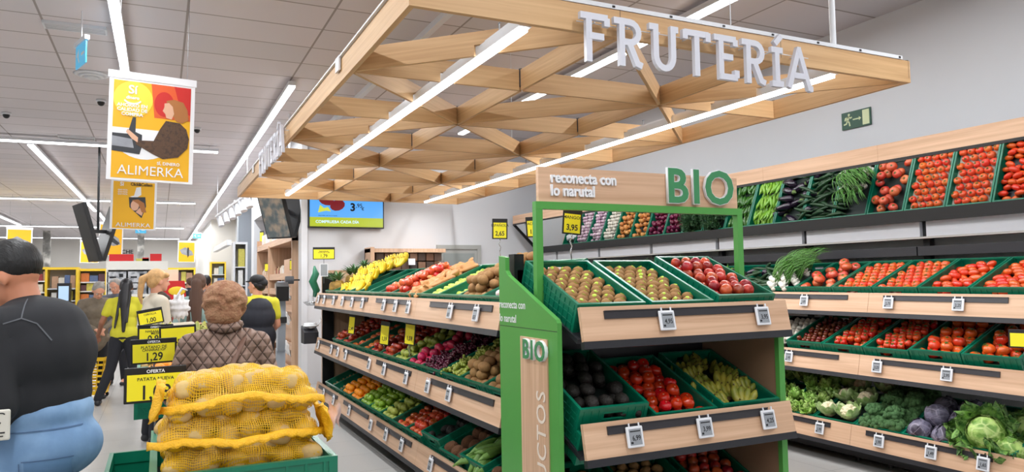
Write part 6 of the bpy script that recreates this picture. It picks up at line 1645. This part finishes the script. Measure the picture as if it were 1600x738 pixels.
p = at(2,485,'Y',9.6); o = MB().box(-.04,.04,-.05,.05,-.25,.22).box(-.28,.06,-.05,.05,.18,.24).build('checkout_frame', mat('basket_yellow',rgb(244,196,22),.4)); o.location = p; tag(o, 'yellow frame edge glimpsed in front of the man at the left picture edge', 'frame')
# ================================================================ timber shelves at the recess
SXf = 1.89
r = empty('timber_rack', (0,0,0), 0, 'tall timber wall rack with jars and bags behind the aproned worker', 'shelf unit'); rk = r
YA, YB = 11.95, 16.6
MB().box(SXf, SXf+.55, YA, YA+.05, 0, 2.55).build('side_panel', W('z'), r); MB().box(SXf, SXf+.55, YB-.05, YB, 0, 2.45).build('side_panel', W('z'), r)
MB().box(SXf-.02, SXf+.5, 14.6, 14.64, .9, 2.25).build('divider', W('z'), r)
MB().box(SXf, SXf+.55, YA, YB, 2.22, 2.33).build('top_shelf', W('y'), r)
MB().box(SXf+.54, SXf+.56, YA, YB, 0, 2.3).build('back_panel', mat('rack_back', rgb(150,152,156), .6), r)
rows_z = (1.62, 1.36, 1.10, .84, .5, .12)
for z in rows_z:
    sh_ = MB().box(SXf+.02, SXf+.52, YA+.05, YB-.05, z, z+.03).build('shelf', W('y'), r)
    MB().box(SXf, SXf+.02, YA+.05, YB-.05, z-.02, z+.09).build('shelf_front', W('y'), sh_)
MB().box(SXf+.08, SXf+.5, YA+.05, 13.3, .02, 1.95).build('scoop_bin_panel', W('z'), r)
cols = [(196,120,60),(214,190,150),(120,70,44),(226,214,190),(168,60,40),(90,60,40),(206,160,70),(236,232,226)]
fmat = [mat('jar_%d' % i, rgb(*c_), .35, var=.1, scale=12) for i, c_ in enumerate(cols)]
jar = [MB().box(-.05,.05,-.055,.055,0,.16).box(-.035,.035,-.04,.04,.16,.19).mesh('food_jar', m_) for m_ in fmat]
jl = MB().box(-.052,-.05,-.045,.045,.03,.12).mesh('label', white)
for ri, z in enumerate(rows_z[:4]):
    n = 26
    for k in range(n):
        y = 13.45+k*(YB-13.6)/n
        if 14.5 < y < 14.74: continue
        o = bpy.data.objects.new('food_jar', rnd.choice(jar)); C.objects.link(o); o.location = (SXf+.14, y, z+.031); o.scale = (1,1,rnd.uniform(.8,1.15))
        tag(o, 'small packed food jar on the %s row of the timber wall rack' % ORD[ri], 'jar', 'jars on the %s row of the timber wall rack' % ORD[ri])
for k in range(14):
    o = MB().box(-.09,.09,-.12,.12,0,.22).build('white_box', white_metal if k%3 else fmat[3]); o.location = (SXf+.16, 12.3+.30*k, 2.331); tag(o, 'white carton standing on top of the timber wall rack', 'box', 'cartons on top of the wall rack')
for k in range(9):
    o = bpy.data.objects.new('tied_bag', PROTO['filmbag']['var'][0]); C.objects.link(o); o.matrix_world = T(SXf-.02+.0*k, 12.25+.13*(k%3)*2.2, 1.42-.46*(k//3)) @ Matrix.Rotation(1.2,4,'Y') @ Matrix.Scale(1.5,4)
    tag(o, 'white plastic bag pack in the narrow bins near the corner post', 'bag', 'bag packs in the narrow bins')
for (px,py,Y_) in ((409,376,17.2),(417,418,15.6),(457,414,12.1)):
    p = at(px,py,'Y',Y_); ysign(facing(p,1.2), .16, .16 if px > 410 else .42, [' '], ' ', 'yellow tag on the timber wall rack at about %s height' % ('header' if px < 410 else ('shelf' if px < 430 else 'corner post')), ps=.03)
# weighing machines
p = at(436,520,'Y',11.0)
r = empty('scale_machine', (p.x+.02,11.0,0), R_(-6), 'grey floor standing scale with a round side behind the aproned worker', 'machine')
MB().cyl((-.05,0,1.05),(.05,0,1.05),.52,n=36).build('housing', mat('machine_grey', rgb(150,158,168), .35), r); MB().box(-.06,.06,-.2,.2,0,.6).build('pedestal', mat('machine_grey', rgb(150,158,168), .35), r)
MB().box(-.14,.06,-.60,-.4,1.0,1.08).build('printer', black, r); MB().box(-.08,.08,-.45,-.15,1.42,1.62,T(0,0,0) @ Matrix.Rotation(.2,4,'X')).build('display', black, r)
# fittings on the corner post and on the island end
p = at(448,438,'Y',11.6); r = empty('roll_holder', p, 0, 'black bag roll holder on an arm at the corner post', 'holder'); MB().cyl((-.02,0,0),(.10,-.0,0),.06,n=12).build('roll', mat('roll_dark', rgb(70,72,76), .5), r); MB().box(.05,.25,-.01,.01,-.012,.012).box(.22,.25,-.03,.03,-.07,.07).build('arm', black, r)
p = at(488,524,'Y',9.55); r = empty('glove_dispenser', p, 0, 'dark wedge shaped dispenser box with white bags at the end of the island', 'dispenser')
yprism([(-.1,-.10),(-.1,.04),(.12,.12),(.12,-.10)], -.12,.06).build('box', dark, r)
o = bpy.data.objects.new('bags', PROTO['filmbag']['var'][0]); C.objects.link(o); o.parent = r; o.location = (-.02,.0,.12); o.scale = (1.0,1.2,1.4); 
p = at(488,473,'Y',9.58); r = empty('hanging_scale', p, 0, 'shiny steel hanging scale pan at the end of the island', 'scale'); MB().lathe([(0,-.04),(.07,-.035),(.11,.0),(.115,.01),(.105,.0),(.06,-.025),(0,-.03)],20).build('pan', mat('steel', rgb(200,202,204), .2, 1.0), r); MB().cyl((0,.05,0),(0,.05,.10),.03,n=12).box(.0,.1,-.01,.01,-.01,.01).build('body', white_metal, r)
o = MB().tube([(.0,0,.2),(.02,0,.1),(-.02,0,.0),(.03,0,-.12),(.0,0,-.2)],[.01,.045,.05,.045,.02],10).build('green_bag', mat('green_film', rgb(30,110,80), .35, bump=.6, bscale=20)); o.location = at(491,440,'Y',9.6); tag(o, 'green net hanging at the far end of the fruit island', 'bag')
# spice rack against the produce wall
r = empty('spice_rack', (3.55,11.2,0), 0, 'low brown rack of small square boxes against the grey wall', 'rack')
MB().box(-.62,-.56,-.12,.26,0,2.08).box(-.62,.62,-.10,.26,2.00,2.06).box(-.62,.62,.22,.26,0,2.0).build('carcass', W('z'), r)
bc_ = [mat('spice_%d' % i, rgb(*c_), .6, var=.1) for i, c_ in enumerate([(74,56,46),(52,42,38),(110,76,56),(130,96,74),(92,70,58)])]
for i in range(8):
    for j in range(4):
        o = MB().box(-.062,.062,-.09,.09,-.062,.062).build('spice_box', bc_[(i*7+j*3)%5], None, bevel=.006); o.location = (3.10+.137*i, 11.25, 1.93-.142*j)
        tag(o, 'small brown spice box in the rack against the grey wall, %s row down' % ORD[j], 'box', 'spice boxes, %s row' % ORD[j])
MB().box(-.02,.09,-.14,-.12,1.80,1.90).build('price_card', white, r)
# grey door
r = tag(empty('door_1', (4.55,11.5,0)), kind='structure'); gm = mat('door_grey', rgb(168,168,164), .5)
MB().box(-.40,-.33,-.04,.0,0,2.14).box(.33,.40,-.04,.0,0,2.14).box(-.33,.33,-.04,0,2.07,2.14).build('door_frame', gm, r); MB().box(-.28,.28,-.03,0,.02,2.0).build('door_leaf', mat('door_leaf', rgb(146,152,150), .5), r); MB().box(-.34,.34,-.02,0,0,2.08).build('door_lining', gm, r)
MB().cyl((.22,-.05,1.05),(.22,-.03,1.05),.02).box(.12,.23,-.07,-.055,1.04,1.06).build('door_handle', grey_metal, r)
# ================================================================ far end of the shop
struct('trim_bulkhead', MB().box(1.98, 2.62, 11.72, 18.0, 3.02, CEIL), wall_m)
struct('trim_bulkhead_end', MB().box(1.98, 2.62, 18.0, 18.5, 0, CEIL), mat('wall_white', rgb(226,228,232), .6))
struct('wall_recess', MB().box(2.0, 2.62, 22.0, 22.4, 0, CEIL), mat('wall_grey', rgb(150,156,164), .7))
colm = mat('column_print', rgb(150,148,144), .6, var=.5, scale=3, col2=rgb(206,202,196))
for k, px in enumerate((73,220)):
    p = at(px,390,'Y',38); r = empty('column', (p.x,38,0), 0, 'printed grey column under the ceiling, %s' % ('above the black hair' if k == 0 else 'behind the white end display'), 'column', 'printed columns'); MB().box(-.14,.14,-.14,.14,0,CEIL).build('shaft', colm, r)
    r['kind'] = 'structure'
p = at(199,394,'Y',44.9); o = text('CHE', .30, Matrix.Translation(p), ink, None, 'wall_lettering', .01, .004); tag(o, 'dark letters CHE high on the far white wall', 'lettering')
yf = mat('fixture_yellow', rgb(246,206,50), .5)
goods = [mat('goods_%d' % i, rgb(*c_), .5, var=.15, scale=10) for i, c_ in enumerate([(190,150,120),(150,60,60),(222,214,200),(120,110,104),(200,190,90),(90,110,150),(210,120,60),(170,190,190),(230,228,224),(96,60,70)])]
gm_ = [MB().box(-.5,.5,-.12,.12,0,1).mesh('product_pack', m_) for m_ in goods]
def gondola(x0, x1, y, top, label, rowsz, yellow=True, dens=.16, gr=None):
    r = empty('aisle_shelf_unit', ((x0+x1)/2, y, 0), 0, label, 'shelf unit', 'far aisle shelf units'); w2 = (x1-x0)/2
    MB().box(-w2, w2, .2, .25, 0, top).build('back_panel', mat('gondola_back', rgb(214,206,190), .6), r)
    b = MB().box(-w2-.05,-w2,-.25,.25,0,top).box(w2,w2+.05,-.25,.25,0,top).box(-w2-.05,w2+.05,-.25,.25,top,top+.06); b.build('frame', yf if yellow else white_metal, r)
    for z in rowsz: MB().box(-w2, w2, -.22, .2, z-.03, z).build('shelf', white_metal, r)
    for ri, z in enumerate(rowsz):
        x = x0+.08; nxt = (list(rowsz)+[top])[ri+1]
        while x < x1-.08:
            wd = rnd.uniform(.6,1.3)*dens; me = rnd.choice(gm_)
            o = bpy.data.objects.new('product_pack', me); C.objects.link(o); o.location = (x+wd/2, y-.05, z+.001); o.scale = (wd*.94, 1, (nxt-z)*rnd.uniform(.55,.85)); x += wd
            tag(o, 'small product pack on the %s' % label, 'pack', 'packs on the '+(gr or label))
    return r
def xa(px, Y_): return at(px, 441, 'Y', Y_).x
gondola(xa(76,21), xa(120,21), 21, 1.95, 'yellow framed shelves nearest the black hair', (.9,1.2,1.5), gr='yellow framed shelves, left')
gondola(xa(121,21.5), xa(165,21.5), 21.5, 1.92, 'yellow framed shelves behind the grey haired shopper', (.7,.95,1.2,1.42,1.65), gr='yellow framed shelves, middle')
gondola(xa(265,24), xa(302,24), 24, 1.98, 'yellow framed shelves right of the white display', (.9,1.3,1.6), gr='yellow framed shelves, right')
gondola(xa(-40,23), xa(74,23), 23, 2.0, 'yellow framed shelves behind the man at the left', (.8,1.1,1.4,1.7), gr='yellow framed shelves, far left')
gondola(xa(330,29.3), xa(350,29.3), 29.3, 2.3, 'yellow shelves at the end of the right aisle', (1.0,1.5,1.9), gr='yellow shelves, right aisle')
gondola(xa(366,21), xa(382,21), 21, 2.6, 'green tinted shelves beside the recess', (1.0,1.5,2.0), False, gr='shelves beside the recess')
# white end display with two rows of cartons
x0, x1 = xa(166,19), xa(262,19); yv = 19; w2 = (x1-x0)/2; w3 = x1-x0
r = empty('end_display', ((x0+x1)/2, yv, 0), 0, 'white end display with two rows of grey cartons behind the long black hair', 'display')
MB().box(-w2,w2,-.1,.5,1.28,1.34).box(-w2,w2,.3,.5,0,2.0).box(-w2,-w2+.04,-.1,.5,1.3,2.0).box(w2-.04,w2,-.1,.5,1.3,2.0).box(-w2,w2,-.12,.5,1.9,2.1).build('carcass', mat('display_white', rgb(236,234,226), .5), r)
MB().box(-w2,w2,.0,.3,.9,1.26).build('dark_row', black, r)
ct = mat('carton_print', rgb(214,216,220), .5, var=.35, scale=9, col2=rgb(112,116,122))
for ri in range(2):
    for k in range(3):
        o = MB().box(-w3/6.6,w3/6.6,-.1,.1,0,.25).build('carton', ct); o.location = (x0+w3*(k+.5)/3, yv, 1.341+.27*ri); 
        MB().box(w3/6.6-.14,w3/6.6-.06,-.104,-.1,.12,.2).box(-w3/6.6+.05,w3/6.6-.2,-.104,-.1,.10,.14).build('print', ink, o)
        tag(o, '%s grey printed carton on the %s row of the white display' % (('left','middle','right')[k], ('lower','upper')[ri]), 'carton', 'cartons on the white display')
rd = mat('pack_red', rgb(206,34,36), .45); 
for k,(px0,px1,h_) in enumerate(((170,208,.16),(212,232,.06),(234,252,.17),(222,232,.08))):
    a, c_ = xa(px0,19), xa(px1,19); o = MB().box(a,c_,yv-.05,yv+.3,2.101,2.101+h_).build('red_carton', rd if k != 1 else goods[4]); tag(o, 'flat %s carton on top of the white display, %s from the left' % ('red' if k != 1 else 'yellow', ORD[(0,1,3,2)[k]]), 'carton', 'cartons on top of the white display')
# red promotion stand
x0, x1 = xa(252,16), xa(292,16); r = empty('promotion_stand', ((x0+x1)/2,16,0), 0, 'red promotion stand with yellow print to the right of the blonde woman', 'stand')
w2 = (x1-x0)/2; MB().prism([(-w2,.6),(w2*.6,.6),(w2,1.15),(w2*.8,1.62),(-w2*.5,1.62),(-w2,1.3)],-.15,.15).build('body', rd, r); MB().ell((.05,-.155,1.42),(.16,.01,.09),14,6).build('print', yf, r); MB().box(-w2*.9,w2*.9,-.12,.12,0,.6).build('base', white, r)
o = MB().box(-.16,.16,-.02,.02,-.15,.15).build('header_card', mat('card_cream', rgb(240,226,196), .5)); o.location = at(265,441,'Y',16.2)+Vector((0,0,.1)); tag(o, 'cream header card over the red promotion stand', 'card')
# blue lit freezer behind
x0, x1 = xa(86,20), xa(107,20); r = empty('lit_cabinet', ((x0+x1)/2,20.4,0), 0, 'small cabinet with pale blue lit panel left of the grey haired shopper', 'cabinet')
w2 = (x1-x0)/2; MB().box(-w2,w2,.0,.3,0,1.62).build('case', black, r); MB().box(-w2+.03,w2-.03,-.01,0,1.2,1.55).build('panel', mat('pale_blue', rgb(170,196,222), .4, emit=rgb(170,200,230), es=.4), r)
